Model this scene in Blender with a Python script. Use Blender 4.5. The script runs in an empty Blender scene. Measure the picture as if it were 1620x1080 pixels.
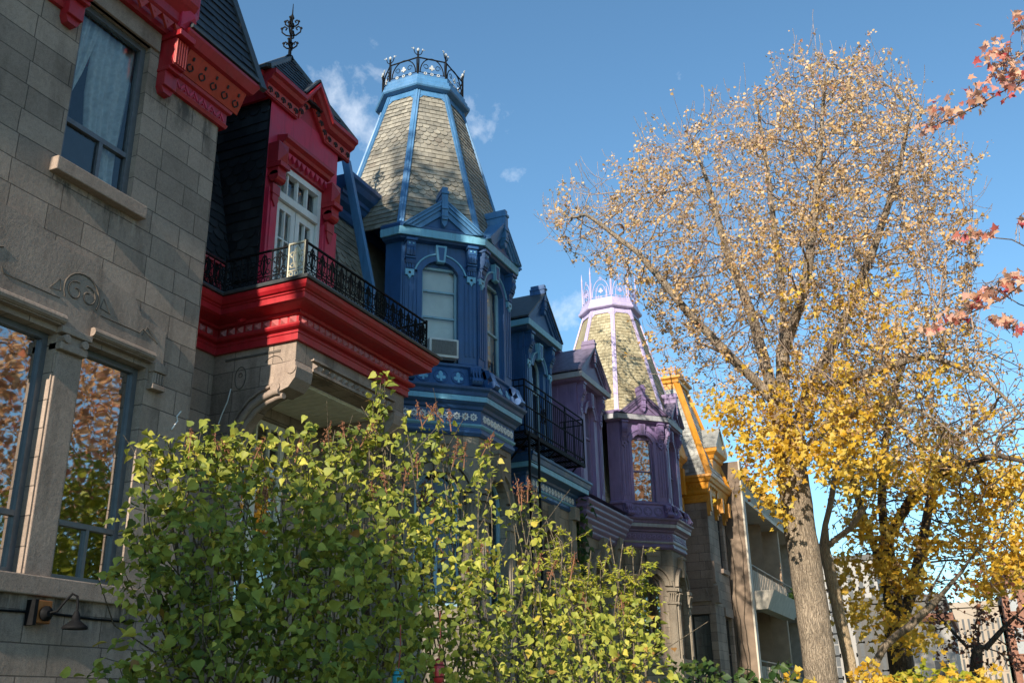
SUN_AZ,SUN_EL,SUN_E=-3.0,23.0,5.0
SKY_S,SKY_DUST,SKY_OZ,CLOUD,EXPO=.122,.0,1.0,8.0,.66
SKY_TINT=(.68,.96,1.06)
import bpy, math, random
import numpy as np
from mathutils import Vector, Matrix, kdtree
R = math.radians
rnd = random.Random(7)
scene = bpy.context.scene
COL = scene.collection

# ------------------------------------------------------------------ helpers
class MB:
    """collects polygons, then links them as ONE mesh object"""
    def __init__(s): s.v = []; s.f = []; s.t = []
    def poly(s, pts, tint=None):
        i = len(s.v); s.v += [tuple(p) for p in pts]; s.f.append(tuple(range(i, i + len(pts))))
        s.t.append(rnd.random() if tint is None else tint)
    def grid(s, rows, closed=False, tint=None):
        i = len(s.v); n = len(rows[0])
        for r in rows: s.v += [tuple(p) for p in r]
        for a in range(len(rows) - 1):
            for b in range(n if closed else n - 1):
                c = (b + 1) % n
                s.f.append((i + a*n + b, i + a*n + c, i + (a+1)*n + c, i + (a+1)*n + b))
                s.t.append(rnd.random() if tint is None else tint)
    def hexa(s, p):      # 8 points, bottom ring then top ring
        i = len(s.v); s.v += [tuple(q) for q in p]
        for f in ((0,3,2,1),(4,5,6,7),(0,1,5,4),(1,2,6,5),(2,3,7,6),(3,0,4,7)):
            s.f.append(tuple(i + k for k in f)); s.t.append(rnd.random())
    def box(s, F, u0, u1, z0, z1, d0, d1):
        s.hexa([F(u0,z0,d0),F(u1,z0,d0),F(u1,z0,d1),F(u0,z0,d1),F(u0,z1,d0),F(u1,z1,d0),F(u1,z1,d1),F(u0,z1,d1)])
    def prism(s, F, pts, d0, d1):
        n = len(pts); a = [F(u,z,d0) for u,z in pts]; b = [F(u,z,d1) for u,z in pts]
        s.poly(b); s.poly(a[::-1])
        for k in range(n): s.poly([a[k], a[(k+1)%n], b[(k+1)%n], b[k]])
    def sweep(s, path, prof, caps=True, closed=False):
        P = [Vector((p[0],p[1])) for p in path]; n = len(P); offs = []
        for k in range(n):
            ds = []
            if k > 0 or closed: ds.append((P[k]-P[k-1]).normalized())
            if k < n-1 or closed: ds.append((P[(k+1)%n]-P[k]).normalized())
            ns = [Vector((d.y,-d.x)) for d in ds]
            if len(ns) == 1: offs.append(ns[0])
            else:
                m = (ns[0]+ns[1]).normalized(); offs.append(m / max(.3, m.dot(ns[0])))
        rows = []
        ks = list(range(n)) + ([0] if closed else [])
        for k in ks: rows.append([(P[k].x+offs[k].x*o, P[k].y+offs[k].y*o, z) for o,z in prof])
        s.grid(rows)
        if caps and not closed: s.poly(rows[0]); s.poly(rows[-1][::-1])
    def tube(s, pts, rad, n=6, caps=True):
        pts = [Vector(p) for p in pts]
        if not hasattr(rad, '__len__'): rad = [rad]*len(pts)
        rows = []; up = None
        for k, p in enumerate(pts):
            d = (pts[min(k+1,len(pts)-1)] - pts[max(k-1,0)])
            if d.length < 1e-9: d = Vector((0,0,1))
            d.normalize()
            if up is None:
                a = d.cross(Vector((0,0,1)) if abs(d.z) < .9 else Vector((1,0,0))).normalized()
            else:
                a = (up - d*up.dot(d))
                a = a.normalized() if a.length > 1e-6 else d.orthogonal().normalized()
            up = a; b = d.cross(a)
            rows.append([p + (a*math.cos(2*math.pi*j/n) + b*math.sin(2*math.pi*j/n))*rad[k] for j in range(n)])
        s.grid(rows, closed=True)
        if caps: s.poly(rows[0][::-1]); s.poly(rows[-1])
    def bar(s, a, b, w, h, up=(0,0,1)):
        a = Vector(a); b = Vector(b); d = (b-a).normalized(); x = d.cross(Vector(up))
        if x.length < 1e-6: x = d.orthogonal()
        x.normalize(); y = x.cross(d)
        x *= w/2; y *= h/2
        s.hexa([a-x-y,a+x-y,a+x+y,a-x+y,b-x-y,b+x-y,b+x+y,b-x+y])
    def lathe(s, c, prof, n=10, axis=None):
        c = Vector(c); rows = []
        if axis is None: ax = (Vector((1,0,0)),Vector((0,1,0)),Vector((0,0,1)))
        else:
            z = Vector(axis).normalized(); x = z.orthogonal().normalized(); ax = (x, z.cross(x), z)
        for r, h in prof:
            rows.append([c + ax[2]*h + (ax[0]*math.cos(2*math.pi*j/n)+ax[1]*math.sin(2*math.pi*j/n))*r for j in range(n)])
        s.grid(rows, closed=True); s.poly(rows[0][::-1]); s.poly(rows[-1])
    def ring(s, F, cu, cz, r0, r1, d0, d1, n=14):
        for k in range(n):
            a = 2*math.pi*k/n; b = 2*math.pi*(k+1)/n
            c = lambda r,t,d: F(cu+r*math.cos(t), cz+r*math.sin(t), d)
            s.poly([c(r0,a,d1),c(r1,a,d1),c(r1,b,d1),c(r0,b,d1)])
            s.poly([c(r1,a,d0),c(r1,b,d0),c(r1,b,d1),c(r1,a,d1)])
            s.poly([c(r0,a,d0),c(r0,b,d0),c(r0,b,d1),c(r0,a,d1)])
    def disc(s, F, cu, cz, r, d0, d1, n=12):
        s.prism(F, [(cu+r*math.cos(2*math.pi*k/n), cz+r*math.sin(2*math.pi*k/n)) for k in range(n)], d0, d1)
    def pyramid(s, F, u0, u1, z0, z1, d0, d1):
        b = [F(u0,z0,d0),F(u1,z0,d0),F(u1,z1,d0),F(u0,z1,d0)]; t = F((u0+u1)/2,(z0+z1)/2,d1)
        for k in range(4): s.poly([b[k], b[(k+1)%4], t])
    def build(s, name, mat, parent=None, smooth=False, uv=True, bevel=0):
        me = bpy.data.meshes.new(name); me.from_pydata(s.v, [], s.f)
        at = me.attributes.new('tint','FLOAT','FACE'); at.data.foreach_set('value', s.t)
        if uv:
            lay = me.uv_layers.new(name='UVMap'); co = s.v; data = []
            for p in me.polygons:
                nx, ny, nz = p.normal
                if abs(nz) > .85:
                    for vi in p.vertices: data += [co[vi][0], co[vi][1]]
                else:
                    l = math.hypot(nx, ny) or 1; tx, ty = -ny/l, nx/l
                    if tx < -.3 or (abs(tx) <= .3 and ty < 0): tx, ty = -tx, -ty
                    for vi in p.vertices: data += [co[vi][0]*tx + co[vi][1]*ty, co[vi][2]]
            lay.data.foreach_set('uv', data)
        if smooth: me.polygons.foreach_set('use_smooth', [True]*len(me.polygons))
        if mat: me.materials.append(mat)
        o = bpy.data.objects.new(name, me); COL.objects.link(o)
        if parent is not None:
            o.parent = parent
            lx, ly, lz = parent.matrix_basis.translation
            if parent.parent is None and (lx or ly or lz):
                o.matrix_parent_inverse = Matrix.Translation((-lx,-ly,-lz))
        if bevel:
            m = o.modifiers.new('bevel','BEVEL'); m.width = bevel; m.segments = 2; m.limit_method = 'ANGLE'; m.angle_limit = R(40)
        return o

def frame(o, U):
    o = Vector(o); U = Vector(U).normalized(); Z = Vector((0,0,1)); N = U.cross(Z)
    def F(u, z, d=0.0): return o + U*u + Z*z + N*d
    F.o, F.U, F.N = o, U, N
    return F
def front(X): return frame((X,0,0),(0,1,0))      # u = world Y
def side(Y): return frame((0,Y,0),(1,0,0))       # u = world X, faces the camera side (-Y)

def thing(name, label, cat, loc=(0,0,0), group=None):
    o = bpy.data.objects.new(name, None); COL.objects.link(o); o.location = loc; o.empty_display_size = .3
    o['label'] = label; o['category'] = cat
    if group: o['group'] = group
    return o
def tag(o, label, cat, group=None):
    o['label'] = label; o['category'] = cat
    if group: o['group'] = group
    return o
def structure(o, kind='structure'): o['kind'] = kind; return o

def wall_holes(mb, F, u0, u1, z0, z1, holes, reveal=.18):
    us = sorted({u0,u1,*[h[0] for h in holes],*[h[1] for h in holes]}); zs = sorted({z0,z1,*[h[2] for h in holes],*[h[3] for h in holes]})
    us = [u for u in us if u0-1e-6 <= u <= u1+1e-6]; zs = [z for z in zs if z0-1e-6 <= z <= z1+1e-6]
    for a,b in zip(us,us[1:]):
        for c,d in zip(zs,zs[1:]):
            m=((a+b)/2,(c+d)/2)
            if any(h[0]<m[0]<h[1] and h[2]<m[1]<h[3] for h in holes): continue
            mb.poly([F(a,c),F(b,c),F(b,d),F(a,d)])
    for h in holes:
        a,b,c,d = h[:4]
        for p,q in (((a,c),(b,c)),((b,c),(b,d)),((b,d),(a,d)),((a,d),(a,c))):
            mb.poly([F(*p),F(*q),F(q[0],q[1],-reveal),F(p[0],p[1],-reveal)])

def arc(u0, u1, zs, rise, n=12):
    """points of a segmental / elliptic arch from (u0,zs) to (u1,zs)"""
    c=(u0+u1)/2; h=(u1-u0)/2
    if rise >= h*.98: return [(c-h*math.cos(math.pi*k/n), zs+rise*math.sin(math.pi*k/n)) for k in range(n+1)]
    r=(h*h+rise*rise)/(2*rise); a=math.asin(h/r)
    return [(c+r*math.sin(-a+2*a*k/n), zs+rise-r+r*math.cos(-a+2*a*k/n)) for k in range(n+1)]

def arch_wall(mb, F, u0, u1, z0, z1, a0, a1, b0, spring, rise, reveal=.14):
    A = arc(a0,a1,spring,rise)
    mb.poly([F(u0,z0),F(a0,z0),F(a0,z1),F(u0,z1)]); mb.poly([F(a1,z0),F(u1,z0),F(u1,z1),F(a1,z1)])
    if b0>z0+1e-4: mb.poly([F(a0,z0),F(a1,z0),F(a1,b0),F(a0,b0)])
    for p,q in zip(A,A[1:]): mb.poly([F(*p),F(*q),F(q[0],z1),F(p[0],z1)])
    loop=[(a0,b0)]+A+[(a1,b0)]
    for p,q in zip(loop,loop[1:]+loop[:1]): mb.poly([F(*p),F(*q),F(q[0],q[1],-reveal),F(p[0],p[1],-reveal)])

def arch_band(mb, F, a0, a1, spring, rise, w, d0, d1, n=12):
    """raised band following an arch"""
    I=arc(a0,a1,spring,rise,n); O=arc(a0-w,a1+w,spring,rise+w,n)
    for k in range(n):
        p,q,r,s=I[k],I[k+1],O[k+1],O[k]
        mb.poly([F(*p,d1),F(*q,d1),F(*r,d1),F(*s,d1)])
        mb.poly([F(*s,d0),F(*r,d0),F(*r,d1),F(*s,d1)]); mb.poly([F(*p,d0),F(*q,d0),F(*q,d1),F(*p,d1)])
    mb.poly([F(*I[0],d0),F(*O[0],d0),F(*O[0],d1),F(*I[0],d1)]); mb.poly([F(*I[-1],d0),F(*O[-1],d0),F(*O[-1],d1),F(*I[-1],d1)])

def sash(parent, F, u0, u1, z0, z1, d, fmat, gmat, w=.05, rails=(), mulls=(), name='window', depth=.05, arch=None, label=None):
    """window: a frame mesh with its pane as a sub-part"""
    f=MB()
    if arch:
        A=arc(u0,u1,z1,arch); I=arc(u0+w,u1-w,z1,arch-w*.6)
        for k in range(len(A)-1): f.hexa([F(*I[k],d-depth),F(*I[k+1],d-depth),F(*A[k+1],d-depth),F(*A[k],d-depth),F(*I[k],d),F(*I[k+1],d),F(*A[k+1],d),F(*A[k],d)])
        f.box(F,u0,u0+w,z0,z1,d-depth,d); f.box(F,u1-w,u1,z0,z1,d-depth,d); f.box(F,u0+w,u1-w,z0,z0+w,d-depth,d)
    else:
        f.box(F,u0,u0+w,z0,z1,d-depth,d); f.box(F,u1-w,u1,z0,z1,d-depth,d)
        f.box(F,u0+w,u1-w,z0,z0+w,d-depth,d); f.box(F,u0+w,u1-w,z1-w,z1,d-depth,d)
    for r in rails: f.box(F,u0+w,u1-w,r-w*.4,r+w*.4,d-depth+.004,d-.003)
    for (mu,ma,mz,mw) in mulls: f.box(F,mu-mw/2,mu+mw/2,ma,mz,d-depth+.008,d-.006)
    o=f.build(name,fmat,parent)
    if label: o['label']=label
    g=MB(); q=d-depth*.6
    top=arc(u0+w*.5,u1-w*.5,z1,arch-w*.4)[::-1] if arch else [(u1-w*.5,z1-w*.5),(u0+w*.5,z1-w*.5)]
    g.poly([F(u0+w*.5,z0+w*.5,q),F(u1-w*.5,z0+w*.5,q)]+[F(*p,q) for p in top])
    g.build('pane',gmat,o)
    return o

def slates(mb, bl, br, tl, tr, row=.15, tile=.21, bands=(5,4), lift=.022):
    """rows of separate slates laid on a roof face, alternating square and fish-scale bands"""
    bl,br,tl,tr=map(Vector,(bl,br,tl,tr))
    N=(br-bl).cross(tl-bl).normalized()
    mid0=(bl+br)/2; mid1=(tl+tr)/2; L=(mid1-mid0).length; n=max(2,int(L/row)); U=(br-bl).normalized()
    def lim(v):
        a=bl.lerp(tl,v); b=br.lerp(tr,v); m=mid0.lerp(mid1,v); return (a-m).dot(U),(b-m).dot(U),m
    cyc=sum(bands)
    for j in range(n):
        v0=j/n; v1=min(1,(j+1.5)/n); rounded=(j%cyc)>=bands[0]
        l0,r0,m0=lim(v0); l1,r1,m1=lim(v1); W=max(r0-l0,.1); off=(j%2)*.5*tile+rnd.uniform(-.01,.01)
        k=math.floor(l0/tile)-1; lift_b=lift*rnd.uniform(.9,1.1)
        while k*tile+off<r0:
            a=k*tile+off+.003; b=a+tile-.006; k+=1
            if b<l0 or a>r0: continue
            jz=rnd.uniform(-.006,.006); tt=rnd.random(); yl=lift_b+rnd.uniform(0,.008)
            if rounded:
                bot=[]; c=(a+b)/2; h=(b-a)/2
                for q in range(7):
                    th=math.pi*(1+q/6); bot.append((c+h*math.cos(th), .62*row*(1+math.sin(th))))
            else: bot=[(a,jz),(b,jz)]
            pts=[]
            for u,s in bot:
                v=v0+s/L; l,r,m=lim(max(0,v)); pts.append(m+U*min(max(u,l),r)+N*(yl*(1-s/(1.5*row))))
            l,r,m=lim(v1)
            pts+= [m+U*min(max(b,l),r)+N*.003, m+U*min(max(a,l),r)+N*.003]
            mb.poly(pts,tt)
            # front edge of the slate
            e=[p for p in pts[:len(bot)]]
            for p,q in zip(e,e[1:]): mb.poly([p,q,q-N*.012,p-N*.012],tt)

# ------------------------------------------------------------------ materials
class NT:
    def __init__(s, name):
        s.m=bpy.data.materials.new(name); s.m.use_nodes=True; s.t=s.m.node_tree; s.t.nodes.clear()
        s.out=s.n('ShaderNodeOutputMaterial'); s.b=s.n('ShaderNodeBsdfPrincipled'); s.l(s.b.outputs[0], s.out.inputs[0])
    def n(s, t, **k):
        o=s.t.nodes.new(t)
        for a,v in k.items(): setattr(o,a,v)
        return o
    def l(s,a,b): s.t.links.new(a,b)
    def noise(s, scale, detail=4, rough=.6, vec=None, stretch=None):
        x=s.n('ShaderNodeTexNoise'); x.inputs['Scale'].default_value=scale; x.inputs['Detail'].default_value=detail; x.inputs['Roughness'].default_value=rough
        if vec is None:
            vec=s.n('ShaderNodeTexCoord').outputs['Object']
        if stretch:
            mp=s.n('ShaderNodeMapping'); mp.inputs['Scale'].default_value=stretch; s.l(vec,mp.inputs[0]); vec=mp.outputs[0]
        s.l(vec,x.inputs['Vector']); return x.outputs['Fac']
    def ramp(s, fac, stops):
        r=s.n('ShaderNodeValToRGB'); e=r.color_ramp.elements
        while len(e)<len(stops): e.new(.5)
        for el,(p,c) in zip(e,stops): el.position=p; el.color=(*c,1) if len(c)==3 else c
        s.l(fac,r.inputs[0]); return r.outputs[0]
    def mix(s, fac, a, b, mode='MIX'):
        x=s.n('ShaderNodeMix',data_type='RGBA',blend_type=mode)
        for v,i in ((fac,0),(a,6),(b,7)):
            if hasattr(v,'node'): s.l(v,x.inputs[i])
            else: x.inputs[i].default_value = v if i==0 else ((*v,1) if len(v)==3 else v)
        return x.outputs[2]
    def math(s, op, a, b=0.0):
        x=s.n('ShaderNodeMath',operation=op)
        for v,i in ((a,0),(b,1)):
            if hasattr(v,'node'): s.l(v,x.inputs[i])
            else: x.inputs[i].default_value=v
        return x.outputs[0]
    def bump(s, h, strength=.3, dist=.01, prev=None):
        b=s.n('ShaderNodeBump'); b.inputs['Strength'].default_value=strength; b.inputs['Distance'].default_value=dist
        s.l(h,b.inputs['Height'])
        if prev is not None: s.l(prev,b.inputs['Normal'])
        return b.outputs[0]
    def tint(s):
        a=s.n('ShaderNodeAttribute'); a.attribute_name='tint'; return a.outputs['Fac']
    def setc(s, c): s.l(c,s.b.inputs['Base Color'])
    def rough(s,v):
        if hasattr(v,'node'): s.l(v,s.b.inputs['Roughness'])
        else: s.b.inputs['Roughness'].default_value=v
def sc(c,k): return tuple(min(1,x*k) for x in c)

def stone_mat(name, base, bw=.64, rh=.287, mortar=.006, ashlar=True, stain=False):
    t=NT(name); n1=t.noise(1.3,5,.65); n2=t.noise(22,4,.7); n3=t.noise(2.2,4,.6,stretch=(1,1,.22)); sp=t.noise(120,2,.6)
    if ashlar:
        uv=t.n('ShaderNodeUVMap'); br=t.n('ShaderNodeTexBrick'); br.offset=.43; br.squash=.72; br.squash_frequency=2
        wob=t.noise(1.6,3,.5,vec=uv.outputs[0]); add=t.n('ShaderNodeVectorMath',operation='ADD'); sub=t.n('ShaderNodeMath',operation='MULTIPLY_ADD')
        t.l(wob,sub.inputs[0]); sub.inputs[1].default_value=.02; sub.inputs[2].default_value=-.01
        t.l(uv.outputs[0],add.inputs[0]); t.l(sub.outputs[0],add.inputs[1]); t.l(add.outputs[0],br.inputs['Vector'])
        br.inputs['Scale'].default_value=1; br.inputs['Brick Width'].default_value=bw; br.inputs['Row Height'].default_value=rh
        br.inputs['Mortar Size'].default_value=mortar; br.inputs['Mortar Smooth'].default_value=.25; br.inputs['Bias'].default_value=-.1
        br.inputs['Color1'].default_value=(*sc(base,1.14),1); br.inputs['Color2'].default_value=(*sc(base,.74),1); br.inputs['Mortar'].default_value=(*sc(base,.36),1)
        c=br.outputs['Color']
    else: c=t.mix(.0,base,base)
    c=t.mix(1,c,t.ramp(n1,[(.25,(.72,.70,.68)),(.55,(1,1,1)),(.8,(1.12,1.1,1.06))]),'MULTIPLY')
    c=t.mix(1,c,t.ramp(n2,[(.3,(.84,.84,.84)),(.6,(1.06,1.06,1.06))]),'MULTIPLY')
    c=t.mix(1,c,t.ramp(n3,[(.30,(.58,.56,.54)),(.47,(1,1,1))]),'MULTIPLY')
    c=t.mix(1,c,t.ramp(sp,[(.36,(.6,.6,.6)),(.46,(1,1,1)),(.66,(1,1,1)),(.74,(1.35,1.35,1.33))]),'MULTIPLY')
    if stain:   # water stains that have run down under the upper sill and the capital
        tc=t.n('ShaderNodeTexCoord'); sx=t.n('ShaderNodeSeparateXYZ'); t.l(tc.outputs['Object'],sx.inputs[0])
        nv=t.noise(3.2,5,.7,stretch=(1,1,.35)); mk=None
        for y0,y1,z0,z1 in ((6.15,7.55,6.55,6.92),(7.3,8.5,8.2,8.85),(6.1,7.5,9.2,9.7),(5.3,8.2,2.2,2.75)):
            def sm(v,a,b):
                m=t.n('ShaderNodeMapRange',interpolation_type='SMOOTHSTEP'); t.l(v,m.inputs[0]); m.inputs[1].default_value=a; m.inputs[2].default_value=b; return m.outputs[0]
            inv=lambda x:t.math('SUBTRACT',1.0,x)
            q=t.math('MULTIPLY',t.math('MULTIPLY',sm(sx.outputs[1],y0,y0+.12),inv(sm(sx.outputs[1],y1-.12,y1))),t.math('MULTIPLY',sm(sx.outputs[2],z0,z1),inv(sm(sx.outputs[2],z1,z1+.05))))
            mk=q if mk is None else t.math('MAXIMUM',mk,q)
        dk=t.math('MULTIPLY',mk,t.ramp(nv,[(.46,(0,0,0)),(.58,(1,1,1))])); lt=t.math('MULTIPLY',mk,t.ramp(t.noise(5,4,.7,stretch=(1.4,1.4,.25)),[(.56,(0,0,0)),(.66,(.55,.55,.55))]))
        c=t.mix(t.math('MULTIPLY',dk,.9),c,(.05,.042,.036)); c=t.mix(lt,c,(.42,.37,.31))
    t.setc(c); t.rough(.88)
    b=t.bump(n2,.35,.012); b=t.bump(sp,.25,.004,b)
    if ashlar:
        inv=t.math('SUBTRACT',1,br.outputs['Fac']); b=t.bump(inv,.8,.012,b)
    t.l(b,t.b.inputs['Normal']); return t.m

def paint_mat(name, base, rough=.42, wear=.5, dirt=.75, spec=.5):
    t=NT(name); n1=t.noise(2.5,4,.6); n2=t.noise(5,4,.65,stretch=(3,3,.35)); n3=t.noise(45,3,.6); n4=t.noise(.9,5,.7)
    c=t.mix(1,base,t.ramp(n1,[(.3,(.84,.84,.84)),(.7,(1.12,1.12,1.12))]),'MULTIPLY')
    c=t.mix(1,c,t.ramp(n2,[(.3,(dirt,dirt,dirt)),(.5,(1,1,1))]),'MULTIPLY')
    lum=sum(base)/3; c=t.mix(t.ramp(n4,[(.45,(0,0,0)),(.75,(.28,.28,.28))]),c,tuple(b*.62+lum*.55 for b in base))
    c=t.mix(t.ramp(n3,[(.68,(0,0,0)),(.76,(wear*.35,)*3)]),c,(.33,.31,.29))
    t.setc(c); t.rough(t.ramp(n1,[(.3,(rough*.8,)*3),(.7,(min(1,rough*1.35),)*3)])); t.b.inputs['Specular IOR Level'].default_value=spec
    b=t.bump(n3,.12,.004); b=t.bump(n2,.12,.006,b)
    bv=t.n('ShaderNodeBevel'); bv.samples=3; bv.inputs['Radius'].default_value=.006
    t.l(bv.outputs[0], [x for x in t.t.nodes if x.type=='BUMP'][0].inputs['Normal'])
    t.l(b,t.b.inputs['Normal']); return t.m

def slate_mat(name, stops, rough=.7):
    t=NT(name); c=t.ramp(t.tint(),stops); n=t.noise(9,4,.7); n2=t.noise(1.2,4,.6)
    c=t.mix(1,c,t.ramp(n,[(.3,(.72,.72,.72)),(.65,(1.1,1.1,1.1))]),'MULTIPLY')
    c=t.mix(1,c,t.ramp(n2,[(.3,(.75,.74,.72)),(.6,(1.06,1.06,1.06))]),'MULTIPLY')
    t.setc(c); t.rough(rough); t.l(t.bump(t.noise(30,4,.7),.4,.006),t.b.inputs['Normal']); return t.m

def plain_mat(name, base, rough=.6, var=.2, scale=8, metal=0, bump=.2):
    t=NT(name); n=t.noise(scale,4,.6)
    t.setc(t.mix(1,base,t.ramp(n,[(.3,(1-var,)*3),(.7,(1+var,)*3)]),'MULTIPLY')); t.rough(rough); t.b.inputs['Metallic'].default_value=metal
    if bump: t.l(t.bump(t.noise(scale*4,3,.6),bump,.005),t.b.inputs['Normal'])
    return t.m

def glass_mat(name, tint=(.75,.8,.8), refl=.22):
    t=NT(name); t.t.nodes.remove(t.b)
    tr=t.n('ShaderNodeBsdfTransparent'); tr.inputs[0].default_value=(*tint,1)
    gl=t.n('ShaderNodeBsdfGlossy'); gl.inputs['Roughness'].default_value=.015; gl.inputs[0].default_value=(.95,.95,.95,1)
    w=t.noise(1.7,2,.5); t.l(t.bump(w,.05,.03),gl.inputs['Normal'])
    fr=t.n('ShaderNodeFresnel'); fr.inputs[0].default_value=1.5
    f=t.math('MINIMUM',t.math('ADD',fr.outputs[0],refl),1.0)
    mx=t.n('ShaderNodeMixShader'); t.l(f,mx.inputs[0]); t.l(tr.outputs[0],mx.inputs[1]); t.l(gl.outputs[0],mx.inputs[2]); t.l(mx.outputs[0],t.out.inputs[0]); return t.m

def leaf_mat(name, stops, trans=.45, rough=.5, spec=.4):
    t=NT(name); c=t.ramp(t.tint(),stops); n=t.noise(14,3,.6)
    c=t.mix(1,c,t.ramp(n,[(.3,(.8,.8,.8)),(.7,(1.12,1.12,1.12))]),'MULTIPLY')
    t.setc(c); t.rough(rough); t.b.inputs['Specular IOR Level'].default_value=spec
    tb=t.n('ShaderNodeBsdfTranslucent'); t.l(c,tb.inputs[0])
    mx=t.n('ShaderNodeMixShader'); mx.inputs[0].default_value=trans; t.l(t.b.outputs[0],mx.inputs[1]); t.l(tb.outputs[0],mx.inputs[2]); t.l(mx.outputs[0],t.out.inputs[0]); return t.m

def bark_mat(name, c0, c1, scale=6):
    t=NT(name); n=t.noise(scale*1.6,7,.75,stretch=(3.4,3.4,.6)); n2=t.noise(1.6,4,.6); n3=t.noise(scale*7,4,.7)
    v=t.n('ShaderNodeTexVoronoi'); v.feature='DISTANCE_TO_EDGE'; v.inputs['Scale'].default_value=scale*1.3
    mp=t.n('ShaderNodeMapping'); mp.inputs['Scale'].default_value=(3.6,3.6,.34); tc=t.n('ShaderNodeTexCoord'); w=t.n('ShaderNodeVectorMath',operation='MULTIPLY_ADD')
    nn=t.n('ShaderNodeTexNoise'); nn.inputs['Scale'].default_value=3; t.l(tc.outputs['Object'],nn.inputs['Vector']); t.l(nn.outputs['Color'],w.inputs[0]); w.inputs[1].default_value=(.25,.25,.25); t.l(tc.outputs['Object'],w.inputs[2]); t.l(w.outputs[0],mp.inputs[0]); t.l(mp.outputs[0],v.inputs['Vector'])
    ed=t.ramp(v.outputs['Distance'],[(.0,(0,0,0)),(.22,(1,1,1))])
    c=t.ramp(n,[(.32,c0),(.62,c1)]); c=t.mix(1,c,t.ramp(ed,[(0,(.7,.68,.66)),(.8,(1.08,1.08,1.08))]),'MULTIPLY'); c=t.mix(1,c,t.ramp(n2,[(.3,(.7,.7,.7)),(.7,(1.15,1.15,1.15))]),'MULTIPLY'); c=t.mix(1,c,t.ramp(n3,[(.3,(.8,.8,.8)),(.7,(1.15,1.15,1.15))]),'MULTIPLY')
    t.setc(c); t.rough(.92); b=t.bump(ed,.6,.03); b=t.bump(n,.7,.03,b); t.l(b,t.b.inputs['Normal']); return t.m

M={}
M['stone']=stone_mat('grey_limestone',(.34,.257,.205),stain=True)
M['stone_plain']=stone_mat('dressed_limestone',(.335,.252,.203),ashlar=False)
M['stone_warm']=stone_mat('warm_limestone',(.27,.225,.175),bw=.7,rh=.42)
M['stone_warm_plain']=stone_mat('warm_dressed_limestone',(.27,.225,.175),ashlar=False)
M['red']=paint_mat('crimson_paint',(.38,.010,.018),.42,.4)
M['red_pink']=paint_mat('pink_red_paint',(.54,.02,.06),.45,.4)
M['red_orange']=paint_mat('orange_red_paint',(.45,.03,.012),.4,.3)
M['diamond']=paint_mat('pale_red_paint',(.42,.10,.10),.5,.3)
M['blue']=paint_mat('royal_blue_paint',(.022,.084,.225),.4,.45)
M['blue_mid']=paint_mat('bright_blue_paint',(.065,.19,.37),.4,.3)
M['blue_light']=paint_mat('sky_blue_paint',(.17,.42,.58),.45,.3)
M['purple']=paint_mat('violet_paint',(.225,.155,.315),.45,.3)
M['purple_dark']=paint_mat('deep_violet_paint',(.165,.115,.22),.45,.3)
M['lilac']=paint_mat('pale_lilac_paint',(.47,.40,.60),.45,.3)
M['purple_band']=paint_mat('faded_grey_violet_paint',(.34,.34,.37),.5,.4)
M['orange']=paint_mat('orange_paint',(.62,.25,.012),.42,.3)
M['slate_grey']=slate_mat('grey_slate',[(0,(.20,.185,.155)),(.5,(.275,.25,.205)),(.9,(.33,.30,.245)),(1,(.215,.185,.15))])
M['slate_tan']=slate_mat('tan_slate',[(0,(.30,.25,.15)),(.5,(.40,.345,.215)),(1,(.47,.41,.27))])
M['slate_black']=slate_mat('black_slate',[(0,(.012,.013,.016)),(.5,(.022,.024,.028)),(1,(.036,.038,.043))],.5)
M['slate_silver']=slate_mat('silver_slate',[(0,(.20,.20,.19)),(.5,(.33,.33,.31)),(1,(.45,.45,.42))])
M['lead']=plain_mat('lead_flashing',(.05,.055,.06),.5,.25)
M['lead_violet']=plain_mat('violet_grey_roof_metal',(.13,.11,.16),.5,.3)
M['iron']=plain_mat('black_iron',(.010,.010,.011),.6,.3,20); M['iron'].node_tree.nodes['Principled BSDF'].inputs['Specular IOR Level'].default_value=.06
M['sunlit_iron']=plain_mat('sunlit_cream_iron',(.62,.56,.42),.55,.15,20)  # sunlight on the black railing, put into the colour as cream
M['white']=paint_mat('white_paint',(.72,.71,.68),.45,.2,.9)
M['alum']=plain_mat('grey_window_metal',(.13,.135,.145),.4,.15,10,.3,.05)
M['dark_frame']=plain_mat('dark_window_frame',(.035,.033,.033),.45,.2)
M['blue_frame']=paint_mat('light_blue_window_paint',(.24,.40,.50),.45,.2)
M['glass']=glass_mat('window_glass')
M['glass_mirror']=glass_mat('coated_window_glass',(.5,.52,.5),.46); M['glass_mirror'].node_tree.nodes['Glossy BSDF'].inputs['Roughness'].default_value=.02; M['glass_dim']=glass_mat('dim_window_glass',(.5,.55,.55),.02)
M['glass_soft']=glass_mat('curtained_window_glass',(.88,.93,.95),.05)
M['curtain']=leaf_mat('sheer_curtain',[(0,(.80,.81,.80)),(1,(.86,.87,.86))],.3,.9,.1)
M['blind']=plain_mat('pale_window_blind',(.62,.60,.55),.8,.12,3,0,.0)
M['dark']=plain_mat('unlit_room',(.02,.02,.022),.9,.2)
M['plaster']=plain_mat('cream_porch_board',(.76,.71,.60),.7,.1)
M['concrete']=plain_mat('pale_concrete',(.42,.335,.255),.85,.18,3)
M['concrete_lit']=plain_mat('lit_concrete',(.50,.45,.38),.85,.15,3)  # paler copy of the concrete with the light put into its colour
M['brown']=plain_mat('brown_panel',(.20,.12,.07),.7,.2,3)
M['ac']=plain_mat('white_appliance_plastic',(.55,.55,.53),.5,.1)
M['ac_grille']=plain_mat('grey_metal_grille',(.16,.16,.16),.5,.25,40)
M['bark']=bark_mat('grey_brown_bark',(.11,.083,.06),(.38,.30,.22))
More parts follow.
